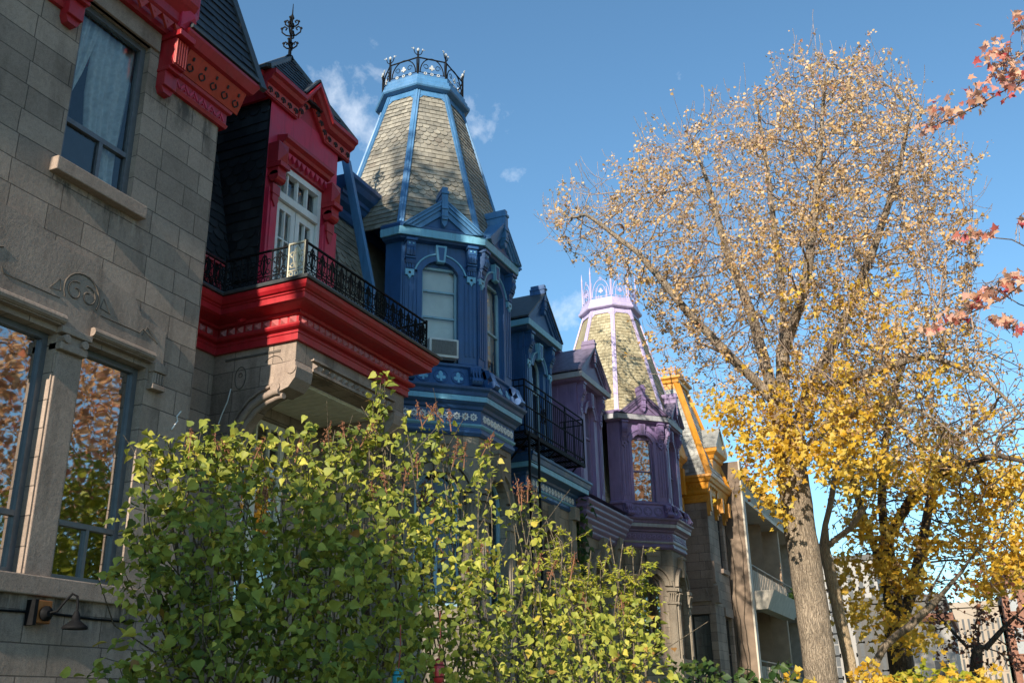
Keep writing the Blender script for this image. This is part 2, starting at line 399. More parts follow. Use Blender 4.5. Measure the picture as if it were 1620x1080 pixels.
M['bark_twig']=bark_mat('pale_twig_bark',(.25,.17,.125),(.58,.43,.33))
M['bark_dark']=bark_mat('dark_bark',(.045,.033,.025),(.14,.105,.075))
M['bark_pale']=bark_mat('pale_tan_bark',(.30,.22,.13),(.50,.38,.25))
M['twig']=bark_mat('lilac_twig',(.10,.075,.05),(.28,.22,.15),12)
M['leaf_lilac']=leaf_mat('lilac_leaf',[(0,(.10,.135,.03)),(.3,(.22,.26,.042)),(.65,(.44,.43,.07)),(.86,(.58,.52,.10)),(.95,(.62,.46,.07)),(1,(.34,.17,.05))],.36,.5,.28)
M['leaf_gold']=leaf_mat('pale_gold_leaf',[(0,(.40,.22,.09)),(.3,(.60,.38,.15)),(.7,(.72,.50,.25)),(.9,(.70,.48,.36)),(1,(.50,.24,.15))],.35)
M['leaf_yellow']=leaf_mat('bright_yellow_leaf',[(0,(.62,.34,.03)),(.5,(.76,.50,.05)),(1,(.82,.62,.14))],.5)
M['leaf_orange']=leaf_mat('orange_maple_leaf',[(0,(.48,.20,.08)),(.4,(.62,.34,.14)),(.8,(.72,.50,.28)),(1,(.60,.18,.10))],.45)
M['leaf_pink']=leaf_mat('pink_orange_maple_leaf',[(0,(.50,.06,.08)),(.3,(.62,.27,.17)),(.7,(.72,.46,.30)),(1,(.64,.30,.28))],.4)
M['leaf_lime']=leaf_mat('yellow_green_leaf',[(0,(.25,.30,.03)),(.6,(.42,.42,.04)),(1,(.55,.46,.06))],.45)
M['leaf_green']=leaf_mat('green_leaf',[(0,(.03,.07,.018)),(.6,(.06,.11,.025)),(1,(.12,.15,.03))],.4)
M['leaf_russet']=leaf_mat('russet_leaf',[(0,(.10,.035,.025)),(.5,(.20,.07,.04)),(.9,(.34,.15,.07)),(1,(.45,.25,.08))],.35)
M['seed']=plain_mat('brown_seed_head',(.24,.10,.05),.8,.3)
M['grass']=plain_mat('lawn_ground',(.07,.09,.03),.9,.3,2)
M['asphalt']=plain_mat('asphalt_ground',(.05,.05,.05),.85,.2,4)
M['paving']=plain_mat('concrete_paving',(.30,.29,.27),.85,.15,2)
M['brick']=plain_mat('brown_brick',(.24,.11,.07),.85,.2,6)
M['bldg_pale']=plain_mat('pale_render',(.36,.30,.24),.8,.08,.6)
M['bldg_white']=plain_mat('white_render',(.33,.31,.29),.8,.06,.6)
M['bldg_grey']=plain_mat('dark_cladding',(.07,.065,.06),.6,.15,.6)
M['groove_shade']=plain_mat('shadowed_carved_stone',(.10,.08,.065),.9,.2)  # dark tone stands in for the shadow inside the incised carving
M['silver']=plain_mat('weathered_silver_paint',(.42,.43,.43),.5,.2,20)
M['fin']=plain_mat('shaded_brown_concrete',(.20,.145,.105),.88,.25,2)  # shade on the fin wall face is put into this darker brown
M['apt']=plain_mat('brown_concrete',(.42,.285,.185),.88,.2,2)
M['teal']=plain_mat('teal_plastic',(.03,.30,.38),.4,.1)
M['red_plastic']=plain_mat('red_plastic',(.45,.03,.04),.35,.1)
M['rope']=plain_mat('red_cord',(.40,.08,.06),.8,.1)
M['copper']=plain_mat('copper_box',(.30,.11,.035),.35,.2,6,.6)
# ------------------------------------------------------------------ house A : red trimmed greystone
HA=thing('stone_house','grey limestone house with bright red cornices and a red dormer','house',(0,4,0))
FA=front(0)
w=MB()
holesA=[(6.3,7.3,7.12,9.25),(6.95,7.83,2.9,5.3),(5.55,6.6,2.9,5.3),(2.3,3.3,7.12,9.25),(1.6,2.6,2.9,5.3),(3.0,3.9,2.9,5.3)]
wall_holes(w,FA,-9,8.57,0,9.75,holesA,.2)
w.poly([(0,8.57,0),(-1,8.57,0),(-1,8.57,9.75),(0,8.57,9.75)])
FR=front(-1.0)
wall_holes(w,FR,8.57,13.4,0,7.1,[(10.45,11.75,3.0,5.7)],.2)
w.poly([(-9,-9,0),(0,-9,0),(0,-9,9.75),(-9,-9,9.75)]); w.poly([(-9,-9,0),(-9,13.4,0),(-9,13.4,11.3),(-9,-9,11.3)])
w.poly([(-9,13.4,0),(-1,13.4,0),(-1.0,13.4,7.1),(-1.9,13.4,11.2),(-9,13.4,11.3)])
w.build('wall',M['stone'],HA)
# floors inside keep the rooms dark
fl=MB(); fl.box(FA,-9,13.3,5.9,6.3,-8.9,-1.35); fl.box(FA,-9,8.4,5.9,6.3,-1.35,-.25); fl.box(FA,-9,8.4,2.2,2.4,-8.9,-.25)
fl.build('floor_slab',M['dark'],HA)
# upper window
so=sash(HA,FA,6.3,7.3,7.12,9.25,-.08,M['alum'],M['glass_soft'],.075,rails=(7.72,),mulls=((6.86,7.16,7.72,.05),),depth=.07)
f=MB(); f.box(FA,6.38,6.84,7.19,7.69,-.16,-.15); f.build('insect_screen',M['dark_frame'],so)
f=MB(); f.box(FA,6.19,7.46,6.96,7.12,-.2,.11); f.build('window_sill',M['stone_plain'],HA,bevel=.012)
f=MB(); f.box(FA,6.2,7.42,9.25,9.52,-.05,.035); f.build('lintel',M['stone_plain'],HA,bevel=.01)
# ground floor pair of windows, another pair out of frame keeps the row going
for a,b in ((6.95,7.83),(5.55,6.6)):
    sash(HA,FA,a,b,2.9,5.3,-.12,M['alum'],M['glass_mirror'],.065,rails=(3.47,),mulls=(((a+b)/2+.04,2.96,3.47,.04),),depth=.07)
for a,b,c,d in ((2.3,3.3,7.12,9.25),(1.6,2.6,2.9,5.3),(3.0,3.9,2.9,5.3)):
    sash(HA,FA,a,b,c,d,-.12,M['alum'],M['glass_mirror'],.065,rails=(c+.55,),depth=.07)
f=MB(); f.box(FA,5.3,8.05,2.72,2.9,-.18,.07); f.build('window_sill',M['stone_plain'],HA,bevel=.012)
# carved lintel over the pair: raised slab with stepped outline
lin=MB(); pts=[(5.3,5.36),(8.02,5.36),(8.02,5.78),(7.62,5.84),(7.5,6.02),(7.1,6.07),(6.95,6.2),(6.4,6.2),(6.1,6.33),(5.9,6.33),(5.3,6.33)]
lin.prism(FA,pts,-.02,.05)
for a,b in ((6.98,7.82),(5.4,6.58)):
    lin.prism(FA,[(a,5.36),(b,5.36),(b-.0,5.45),(a,5.45)],.05,.075)
    P0=FA(a-.02,5.42,.075); P1=FA(b+.02,5.42,.075); lin.tube([P0,P1],.05,10)
ol=lin.build('carved_lintel',M['stone_plain'],HA)
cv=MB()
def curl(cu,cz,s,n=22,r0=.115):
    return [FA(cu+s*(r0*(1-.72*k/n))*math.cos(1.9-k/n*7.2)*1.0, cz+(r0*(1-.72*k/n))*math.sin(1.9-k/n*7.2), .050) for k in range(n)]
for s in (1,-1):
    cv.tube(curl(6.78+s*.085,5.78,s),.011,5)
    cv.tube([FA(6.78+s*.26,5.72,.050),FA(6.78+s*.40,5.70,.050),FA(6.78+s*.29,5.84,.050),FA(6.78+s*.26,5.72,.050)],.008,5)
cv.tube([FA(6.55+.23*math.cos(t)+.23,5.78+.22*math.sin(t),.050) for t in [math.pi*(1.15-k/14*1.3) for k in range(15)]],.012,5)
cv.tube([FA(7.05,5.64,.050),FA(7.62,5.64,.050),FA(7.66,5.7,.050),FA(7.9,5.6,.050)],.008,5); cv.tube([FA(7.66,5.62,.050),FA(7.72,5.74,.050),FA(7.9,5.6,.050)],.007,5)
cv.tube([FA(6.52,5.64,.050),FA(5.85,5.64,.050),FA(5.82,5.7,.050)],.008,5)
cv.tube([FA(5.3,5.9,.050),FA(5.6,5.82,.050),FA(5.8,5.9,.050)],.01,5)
cv.build('carved_scroll',M['groove_shade'],ol,smooth=True)
pil=MB(); pil.box(FA,6.62,6.93,2.9,5.1,-.15,.02); pil.build('mullion_pillar',M['stone_plain'],HA,bevel=.01)
cap=MB(); cap.box(FA,6.6,6.95,5.12,5.2,-.1,.07); cap.box(FA,6.58,6.97,5.29,5.36,-.1,.09)
for s in (6.66,6.89): cap.tube([FA(s,5.24,-.05),FA(s,5.24,.09)],.045,10)
cap.box(FA,6.66,6.89,5.2,5.29,-.1,.05); cap.build('capital',M['stone_plain'],HA,bevel=.008)
br=MB(); br.box(FA,7.86,8.06,5.26,5.36,0,.1); br.box(FA,7.87,8.05,5.12,5.26,0,.07); br.box(FA,7.86,8.06,5.06,5.12,0,.09)
for k in range(4): br.tube([FA(7.9+k*.04,5.13,.075),FA(7.9+k*.04,5.25,.075)],.014,6)
br.build('lintel_bracket',M['stone_plain'],HA,bevel=.008)
# red cornice on the grey block
def redcornice(F,path,z,name='cornice'):
    m=MB(); m.sweep(path,[(0,z),(.05,z),(.07,z+.05),(.05,z+.07),(.05,z+.21),(.09,z+.23),(.10,z+.27),(.07,z+.29),(.20,z+.58),(.27,z+.60),(.30,z+.66),(.33,z+.72),(.33,z+.76),(0,z+.8)]); return m.build(name,M['red'],HA)
redcornice(FA,[(0,7.56),(0,8.60),(-1.0,8.60)],8.86)
redcornice(FA,[(0,-9),(0,6.05)],8.86)
for a,b in ((7.62,8.6),(4.0,5.95)):
    zz=MB(); n=int((b-a)/.16)
    for k in range(n):
        u=a+(k+.5)*(b-a)/n; zz.bar(FA(u-.08,8.95,.050),FA(u,9.05,.050),.03,.02,(1,0,0)); zz.bar(FA(u,9.05,.050),FA(u+.08,8.95,.050),.03,.02,(1,0,0)); zz.disc(FA,u,8.965,.013,.05,.068,8)
    zz.build('zigzag_frieze',M['red_pink'],HA)
for a,b in ((7.72,8.8),(4.0,5.95)):
    sl=MB(); hl=MB()
    G=lambda u,s,d: FA(u, 9.155+ s*.29, .075+ s*.13 + d)
    sl.hexa([G(a,0,0),G(b,0,0),G(b,1,0),G(a,1,0),G(a,0,.012),G(b,0,.012),G(b,1,.012),G(a,1,.012)])
    n=int((b-a)/.2)
    for k in range(n):
        u=a+(k+.5)*(b-a)/n
        for s in (1,-1): hl.tube([G(u+s*(.015+.035*math.sin(t)),.48-.28*(t/3.4)+.0,.016) for t in [j*.34 for j in range(11)]],.011,5)
        hl.tube([G(u,.66,.015),G(u,.8,.015)],.016,6)
    so_p=sl.build('cornice_soffit_panel',M['red_orange'],HA); hl.build('pierced_scroll',M['dark'],so_p)
# brackets and dormer surround over the upper window
for u in (7.44,6.0):
    b=MB(); b.box(FA,u,u+.2,8.78,8.98,0,.14); b.prism(FA,[(u,8.78),(u+.2,8.78),(u+.16,8.70),(u+.04,8.70)],0,.1)
    b.box(FA,u-.01,u+.21,8.98,9.03,0,.2); b.box(FA,u+.0,u+.2,9.03,9.42,0,.25); b.box(FA,u-.03,u+.23,9.42,9.5,0,.34)
    b.build('bracket',M['red'],HA,bevel=.008)
    fl2=MB()
    for k in range(5): fl2.tube([FA(u+.02+k*.04,9.05,.255),FA(u+.02+k*.04,9.40,.255)],.016,6)
    fl2.build('bracket_flute',M['red_orange'],HA)
h=MB(); h.sweep([(0,6.0),(0,7.66)],[(.0,9.5),(.10,9.5),(.12,9.56),(.12,9.62),(.2,9.7),(.2,9.82),(.30,9.92),(.34,9.98),(.34,10.1),(0,10.15)]); h.build('dormer_hood',M['red'],HA)
h=MB(); h.box(FA,5.98,7.72,9.75,11.3,-2.0,.05); h.box(FA,7.5,7.78,9.62,10.9,-.3,.24); h.box(FA,5.92,6.2,9.62,10.9,-.3,.24); h.build('dormer_wall',M['red_pink'],HA,bevel=.01)
for u in (7.64,6.06):
    dd=MB(); dd.pyramid(FA,u-.12,u+.12,9.66,9.98,.24,.32); dd.build('diamond_boss',M['red_pink'],HA)
pd=MB()
for k in range(6):
    u=6.35+k*.21; pd.prism(FA,[(u,9.6),(u+.1,9.45),(u+.2,9.6)],.2,.235); pd.disc(FA,u+.1,9.55,.018,.235,.24,8)
pd.build('pendant_frieze',M['red_orange'],HA)
# black slate roof of the grey block
def roofside(a0,a1,t0,t1,zb,xb,zt,xt,name,mat,flash=True,parent=HA,bands=(6,0)):
    m=MB(); bl,br_,tl,tr=(xb,a0,zb),(xb,a1,zb),(xt,t0,zt),(xt,t1,zt); m.poly([bl,br_,tr,tl],.3)
    slates(m,bl,br_,tl,tr,.16,.24,bands); return m.build(name,mat,parent)
roofside(7.6,8.95,7.6,8.35,9.66,.30,13.6,-.95,'slate_roof',M['slate_black'])
roofside(-9,6.0,-9,6.0,9.66,.30,13.6,-.95,'slate_roof',M['slate_black'])
hipb=MB(); hipb.bar((.33,8.98,9.6),(-.93,8.37,13.62),.12,.07,(1,0,0)); hipb.bar((.31,8.9,9.68),(.31,7.6,9.68),.06,.05); hipb.build('hip_flashing',M['lead'],HA)
g=MB(); g.poly([(.30,8.95,9.66),(-2.2,8.95,9.66),(-2.2,8.35,13.6),(-.95,8.35,13.6)]); g.poly([(-.95,-9,13.6),(-.95,8.35,13.6),(-8,8.35,13.6),(-8,-9,13.6)]); g.poly([(-2.2,8.95,9.66),(-9,8.95,9.66),(-8,8.35,13.6),(-2.2,8.35,13.6)])
g.poly([(-9,-9,9.6),(-9,8.95,9.6),(-8,8.35,13.6),(-8,-9,13.6)]); g.poly([(.3,-9,9.66),(-9,-9,9.66),(-8,-9,13.6),(-.95,-9,13.6)])
g.build('roof_slope',M['lead'],HA)
# black mansard behind the balcony
ms=MB(); mb_,mt_=(-1.03,7.1),(-1.98,11.3)
ms.poly([(-1.03,8.57,7.1),(-1.03,13.3,7.1),(-1.98,13.3,11.3),(-1.98,8.57,11.3)],.3)
for a,b in ((8.57,10.36),(12.3,13.3)): slates(ms,(-1.02,a,7.1),(-1.02,b,7.1),(-1.97,a,11.3),(-1.97,b,11.3),.16,.24,(4,5))
ms.build('mansard_roof',M['slate_black'],HA)
g=MB(); g.box(FA,8.57,13.3,11.3,11.5,-2.2,-1.8); g.poly([(-2,8.57,11.5),(-2,13.4,11.5),(-9,13.4,11.5),(-9,8.57,11.5)]); g.build('roof_kerb',M['lead'],HA)
# porch: two console walls with quarter arches, front beam, ceiling
pw=MB(); arcq=[(-.62,4.9),(-.56,5.15),(-.45,5.33),(-.28,5.5),(-.1,5.59),(.08,5.64),(.16,5.64)]
for y0,y1 in ((10.02,10.34),(12.5,12.82)):
    FS=side(y0); T=y1-y0
    up=[(-1.0,6.36),(-1.0,0),(-.62,0)]+arcq+[(.16,5.7),(.37,5.9),(.37,6.36)]
    # split in convex-ish pieces
    pw.prism(FS,[(-1.0,0),(-.62,0),(-.62,6.36),(-1.0,6.36)],-T,0)
    for p,q in zip(arcq,arcq[1:]): pw.prism(FS,[p,q,(q[0],6.36),(p[0],6.36)],-T,0)
    pw.prism(FS,[(.16,5.7),(.37,5.9),(.37,6.36),(.16,6.36)],-T,0)
FP=front(.37); pw.box(FP,10.34,12.5,5.95,6.36,-.3,0)
pw.build('porch_wall',M['stone'],HA)
for y in (10.0,12.8):
    am=MB()
    am.tube([(u,y,z-.02) for u,z in arcq],.05,8); am.tube([(u+.03,y+.06,z-.07) for u,z in arcq],.045,8); am.tube([(u-.05,y-.0,z+.08) for u,z in arcq],.022,6)
    am.build('arch_moulding',M['stone_plain'],HA,smooth=True)
for y in (10.02,12.5):
    FS=side(y); c=MB()
    c.prism(FS,[(.06,5.66),(.16,5.62),(.30,5.66),(.40,5.78),(.42,5.92),(.38,6.02),(.06,6.0)],-.33,.03)
    c.tube([FS(.10,5.68,-.34),FS(.10,5.68,.05)],.075,10); c.tube([FS(.33,5.92,-.34),FS(.33,5.92,.045)],.085,12)
    c.build('corbel',M['stone_plain'],HA,bevel=.01)
cp=MB(); FS=side(10.02); cp.box(FS,-.75,-.48,4.72,4.80,-.34,.06); cp.box(FS,-.72,-.52,4.80,4.88,-.34,.03); cp.box(FS,-.77,-.46,4.88,4.95,-.34,.07); cp.build('impost',M['stone_plain'],HA,bevel=.008)
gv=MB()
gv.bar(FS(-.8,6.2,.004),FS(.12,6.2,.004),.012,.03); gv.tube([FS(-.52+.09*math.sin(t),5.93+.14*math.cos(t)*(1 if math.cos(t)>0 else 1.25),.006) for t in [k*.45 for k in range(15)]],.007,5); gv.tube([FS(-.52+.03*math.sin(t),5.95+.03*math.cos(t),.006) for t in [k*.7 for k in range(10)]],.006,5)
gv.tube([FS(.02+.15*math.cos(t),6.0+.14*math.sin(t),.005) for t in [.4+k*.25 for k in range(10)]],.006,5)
gv.build('incised_ornament',M['groove_shade'],HA)
wr=MB(); wr.tube([FS(-.66,5.78,.012),FS(-.70,5.6,.012),FS(-.78,5.42,.015),FS(-.82,5.3,.012)],.009,5); wr.build('wire_end',M['white'],HA); wr=MB(); wr.tube([FA(8.42,4.95,.01),FA(8.36,4.87,.012),FA(8.38,4.82,.012),FA(8.3,4.7,.01)],.009,5); wr.build('wire_end',M['white'],HA)
c=MB(); c.box(FP,10.34,12.5,5.89,5.94,-1.36,-.3)
for k in range(14): c.box(FP,10.36+k*.155,10.37+k*.155,5.882,5.89,-1.34,-.31)
c.build('porch_ceiling',M['plaster'],HA)
dm=MB(); db=MB(); db.box(FP,10.36,12.5,5.96,6.0,0,.05); db.box(FP,10.36,12.5,6.12,6.15,0,.05)
for k in range(14):
    u=10.4+k*.148; dm.pyramid(FP,u,u+.1,6.01,6.11,.0,.050)
db.build('beam_moulding',M['stone_plain'],HA); dm.build('beam_diamond',M['stone_plain'],HA)
ds=sash(HA,FR,10.45,11.75,3.0,5.7,-.05,M['plaster'],M['glass'],.09,rails=(4.95,),mulls=((10.80,4.95,5.65,.04),(11.1,4.95,5.65,.04),(11.4,4.95,5.65,.04),(11.1,3.1,4.95,.14)),name='entrance_door',depth=.08)
# porch cornice, in profile bands
pathP=[(-1.0,8.6),(-1.0,10.02),(.37,10.02),(.37,12.82),(-1.0,12.82),(-1.0,13.3)]
c=MB(); c.sweep(pathP,[(0,6.3),(.05,6.3),(.05,6.39),(.065,6.40),(.065,6.42),(.05,6.43),(.05,6.45),(.11,6.465),(.13,6.49),(.13,6.515),(.05,6.52),(.05,6.655),(.09,6.66),(.10,6.68),(.10,6.70),(.28,6.735),(.30,6.745),(.32,6.75),(.32,6.83),(.34,6.84),(.34,6.86),(.37,6.87),(.40,6.91),(.41,6.95),(.41,6.965),(0,6.97)]); c.build('porch_cornice',M['red'],HA)
c=MB(); c.sweep(pathP,[(0,6.972),(.44,6.972),(.45,7.0),(.44,7.02),(0,7.06)]); c.build('balcony_slab',M['lead'],HA)
for Fq,a,b in ((front(-1.0+.05),8.7,9.9),(side(10.02-.05),-.92,.40),(front(.37+.05),10.02,12.84)):
    dm=MB()
    n=int((b-a)/.135)
    for k in range(n):
        u=a+(k+.1)*(b-a)/n; dm.pyramid(Fq,u,u+.115,6.528,6.648,0,.05)
    dm.build('cornice_diamond',M['diamond'],HA)
sp=MB(); sp.tube([(-.42,9.95,6.74),(-.46,9.82,6.66)],.03,8); sp.build('cornice_spotlight',M['red'],HA)
# fluted fins at the foot of the mansard
fn=MB(); fn.box(FR,8.6,10.1,7.06,7.14,-.02,.06); fn.box(FR,8.6,10.1,7.70,7.78,-.16,-.04)
for k in range(11):
    u=8.66+k*.135; fn.tube([FR(u+.018*math.sin(q*1.1),7.12+q*.095,.04-.018*q-.035*math.sin(q*.55)) for q in range(7)],.03,6)
fn.build('fluted_fin',M['red'],HA)
# wrought iron railing
def scroll_rail(mb, F, u0, u1, z0, h, r=.0085, fins=True):
    n=max(1,round((u1-u0)/.24)); W=(u1-u0)/n
    mb.bar(F(u0,z0+h,0),F(u1,z0+h,0),.03,.022); mb.bar(F(u0,z0+.03,0),F(u1,z0+.03,0),.022,.02); mb.bar(F(u0,z0+.125,0),F(u1,z0+.125,0),.014,.012)
    for k in range(n):
        c=u0+(k+.5)*W
        for s in (1,-1):
            mb.tube([F(c+s*(.012+.055*(1-q/14*.6)*(1-math.cos(.3+q*.42))*.5+.012*math.sin(q*.42)), z0+.13+ (h-.16)*(.06+.88*min(1,q/10)) - (.05*max(0,q-9)/4), .0) for q in range(14)],r,4)
            a=[F(c+s*(W*.28+.042*math.cos(t)*(1-j*.035)), z0+h*.68+.05*math.sin(t)*(1-j*.035),0) for j,t in enumerate([s0*.5 for s0 in range(13)])]
            mb.tube(a,r,4)
            a=[F(c+s*(W*.26+.038*math.cos(-t)*(1-j*.035)), z0+h*.40+.042*math.sin(-t)*(1-j*.035),0) for j,t in enumerate([s0*.5 for s0 in range(13)])]
            mb.tube(a,r,4)
        mb.tube([F(c,z0+.13,0),F(c,z0+h*.55,0),F(c,z0+h-.03,0)],[r,r*2,r],5)
        mb.tube([F(c+.035*math.cos(t),z0+h*.8+.045*math.sin(t),0) for t in [j*.7 for j in range(10)]],r,4)
        for q in (-.33,0,.33): mb.tube([F(c+q*W+.03*math.cos(t),z0+.078+.03*math.sin(t),0) for t in [j*.9 for j in range(8)]],r*.8,4)
        mb.bar(F(c+W/2,z0+.03,0),F(c+W/2,z0+h,0),.012,.012,(1,0,0))
xr,yr=.66,9.73
rl=MB(); FBf=front(xr); FBs=side(yr)
scroll_rail(rl,FBf,yr+.02,13.0,7.06,.5); scroll_rail(rl,FBs,-.68,.36,7.06,.5)
FBl=front(-.68); scroll_rail(rl,FBl,8.75,yr,7.06,.45)
for p in ((xr,yr),(xr,13.0),(-.68,yr)): rl.tube([(p[0],p[1],7.03),(p[0],p[1],7.60)],.018,6)
FBr=side(13.0); scroll_rail(rl,FBr,-.9,xr,7.06,.5)
rl.build('balcony_railing',M['iron'],HA)
rl=MB(); scroll_rail(rl,FBs,.38,xr-.02,7.06,.52,.012); rl.bar(FBs(.38,7.06,0),FBs(.38,7.58,0),.02,.02,(1,0,0)); rl.bar(FBs(xr-.02,7.06,0),FBs(xr-.02,7.6,0),.03,.02,(1,0,0))
o=rl.build('railing_panel',M['sunlit_iron'],HA); o['label']='iron scroll panel at the balcony corner with sunlight painted in as cream'
# red dormer
XD=-.7; FD=front(XD)
d=MB()
wall_holes(d,FD,10.42,12.24,7.06,10.74,[(10.66,11.84,7.08,9.7)],.16)
d.build('dormer_wall',M['red_pink'],HA)
d=MB(); d.poly([(XD,10.42,7.06),(-2.6,10.42,7.06),(-2.6,10.42,10.9),(XD,10.42,10.9)]); d.poly([(XD,12.24,7.06),(-2.6,12.24,7.06),(-2.6,12.24,10.9),(XD,12.24,10.9)])
slates(d,(-2.4,10.41,7.1),(XD-.02,10.41,7.1),(-2.4,10.41,10.75),(XD-.02,10.41,10.75),.16,.22,(4,4)); d.build('dormer_cheek',M['slate_black'],HA)
# its french door
fr=MB(); Z0,Z1=7.08,9.7
fr.box(FD,10.66,10.74,Z0,Z1,-.12,.0); fr.box(FD,11.76,11.84,Z0,Z1,-.12,.0); fr.box(FD,10.74,11.76,9.6,Z1,-.12,.0); fr.box(FD,10.74,11.76,9.08,9.2,-.12,.02)
for k in (1,2,3): fr.box(FD,10.74+k*.255-.015,10.74+k*.255+.015,9.2,9.6,-.1,-.03)
for a,b in ((10.75,11.24),(11.26,11.75)):
    fr.box(FD,a,a+.1,Z0,9.07,-.11,-.04); fr.box(FD,b-.1,b,Z0,9.07,-.11,-.04); fr.box(FD,a+.1,b-.1,8.95,9.07,-.11,-.04); fr.box(FD,a+.1,b-.1,Z0,7.5,-.11,-.04)
    fr.box(FD,(a+b)/2-.014,(a+b)/2+.014,7.5,8.95,-.1,-.045)
    for z in (8.0,8.47): fr.box(FD,a+.1,b-.1,z-.012,z+.012,-.1,-.047)
fd=fr.build('french_door',M['white'],HA)
g=MB(); g.poly([FD(10.74,7.3,-.09),FD(11.76,7.3,-.09),FD(11.76,9.6,-.09),FD(10.74,9.6,-.09)]); g.build('pane',M['glass_soft'],fd)
# pilasters, brackets and hood
for u in (10.44,11.84):
    p=MB(); p.box(FD,u,u+.22 if u<11 else u+.38,7.06,9.1,0,.07); p.box(FD,u+.05,u+.17,7.4,8.95,.07,.085)
    p.build('dormer_pilaster',M['red_pink'],HA,bevel=.008)
    b=MB(); v=u+.11 if u<11 else u+.13
    b.prism(side(10),[(-.70,9.12),(-.56,9.12)],0,0) if False else None
    b.box(FD,v-.09,v+.09,9.0,9.16,.05,.12); b.lathe(FD(v-.1,9.28,.12),[(.09,0),(.09,.2)],12,(0,1,0)); b.box(FD,v-.1,v+.1,9.3,9.42,.0,.2); b.box(FD,v-.12,v+.12,9.42,9.5,0,.26)
    b.prism(FD,[(v-.07,8.9),(v,8.8),(v+.07,8.9),(v+.07,9.0),(v-.07,9.0)],.07,.11)
    b.pyramid(FD,v-.12,v+.12,9.5,9.86,.2,.28); b.box(FD,v-.12,v+.12,9.5,9.86,0,.2)
    b.build('dormer_bracket',M['red'],HA,bevel=.006)
hd=MB(); FDo=[(XD,10.62),(XD,11.9)]
hd.sweep(FDo,[(0,9.72),(.04,9.72),(.05,9.9),(.12,9.93),(.14,9.98),(.2,10.02),(.2,10.08),(0,10.12)]); hd.build('door_hood',M['red'],HA)
st=MB()
for k in range(10):
    u=10.66+k*.124; st.prism(FD,[(u,9.88),(u+.062,9.76),(u+.124,9.88)],.045,.09)
st.build('saw_tooth_frieze',M['red_pink'],HA)
# cornice with a raised peak
cz=10.62
def peak_prof(d): return None
rows=[]; us=[(10.2,0),(11.02,0),(11.37,.46),(11.78,0),(12.52,0)]
prof=[(0,0),(.05,0),(.06,.2),(.14,.24),(.17,.30),(.22,.33),(.22,.40),(0,.44)]
c=MB()
for u,dz in us: rows.append([FD(u,cz+dz*(1 if True else 0)+z,o) for o,z in prof])
c.grid(rows); c.poly(rows[0]); c.poly(rows[-1])
c.sweep([(-2.3,10.36),(XD-.002,10.36)],[(o,cz+z) for o,z in prof]); c.sweep([(XD-.002,12.36),(-2.3,12.36)],[(o,cz+z) for o,z in prof])
c.prism(FD,[(10.42,10.5),(12.24,10.5),(12.24,10.75),(11.78,10.75),(11.37,11.2),(11.02,10.75),(10.42,10.75)],-.1,-.002)
c.build('dormer_cornice',M['red'],HA)
s=MB(); hl=MB()
for (a,za),(b,zb) in zip(us,us[1:]):
    L=b-a; n=max(2,round(math.hypot(L,zb-za)/.17))
    A=FD(a,cz+za+.02,.062); B=FD(b,cz+zb+.02,.062)
    s.hexa([FD(a+.02,cz+za+.02,.05),FD(b-.02,cz+zb+.02,.05),FD(b-.02,cz+zb+.19,.058),FD(a+.02,cz+za+.19,.058),FD(a+.02,cz+za+.02,.066),FD(b-.02,cz+zb+.02,.066),FD(b-.02,cz+zb+.19,.074),FD(a+.02,cz+za+.19,.074)])
    for k in range(n):
        t=(k+.5)/n; u=a+L*t; z=cz+za+(zb-za)*t+.10
        hl.tube([FD(u+.045*math.cos(q),z+.04*math.sin(q),.077) for q in [-.6+j*.48 for j in range(10)]],.011,5); hl.tube([FD(u,z-.05,.075),FD(u,z+.02,.078)],.012,5)
s.build('cornice_frieze_panel',M['red_orange'],HA); hl.build('pierced_leaf',M['dark'],HA)
# pyramid hood roof with cross gablet
ap=Vector((-1.25,11.45,12.28)); e=.06; zb=11.06
c0,c1,c2,c3=Vector((XD+.11,10.14,zb)),Vector((XD+.11,12.60,zb)),Vector((-2.4,12.62,zb)),Vector((-2.4,10.12,zb))
r=MB(); bk=Vector((-2.6,11.45,12.28))
r.poly([c0,c1,ap],.3); r.poly([c1,c2,bk,ap],.3); r.poly([c3,c0,ap,bk],.3); r.poly([c0,c1,c2,c3],.3)
slates(r,c0,c1,ap-Vector((0,.05,0)),ap+Vector((0,.05,0)),.15,.22,(3,4))
r.poly([FD(11.0,11.07,.20),FD(11.37,11.535,.20),(-1.15,11.4,11.56)],.5); r.poly([FD(11.80,11.07,.20),FD(11.37,11.535,.20),(-1.15,11.4,11.56)],.5)
r.build('dormer_roof',M['slate_black'],HA)
r=MB()
for c in (c0,c1): r.bar(c,ap,.10,.07)
r.bar(c0,c3,.06,.06); r.bar(c0,FD(11.0,11.08,.12),.05,.04); r.bar(FD(11.80,11.08,.12),c1,.05,.04); r.bar(FD(11.0,11.08,.16),FD(11.37,11.545,.16),.08,.03); r.bar(FD(11.37,11.545,.16),FD(11.80,11.08,.16),.08,.03); r.bar(ap,bk,.1,.07)
r.build('roof_flashing',M['lead'],HA)
fi=MB(); fi.lathe(ap+Vector((0,0,-.05)),[(.09,0),(.07,.08),(.03,.12),(.025,.3),(.05,.33),(.05,.36),(.022,.4),(.018,.85),(.04,.9),(.012,.98),(.006,1.2)],8)
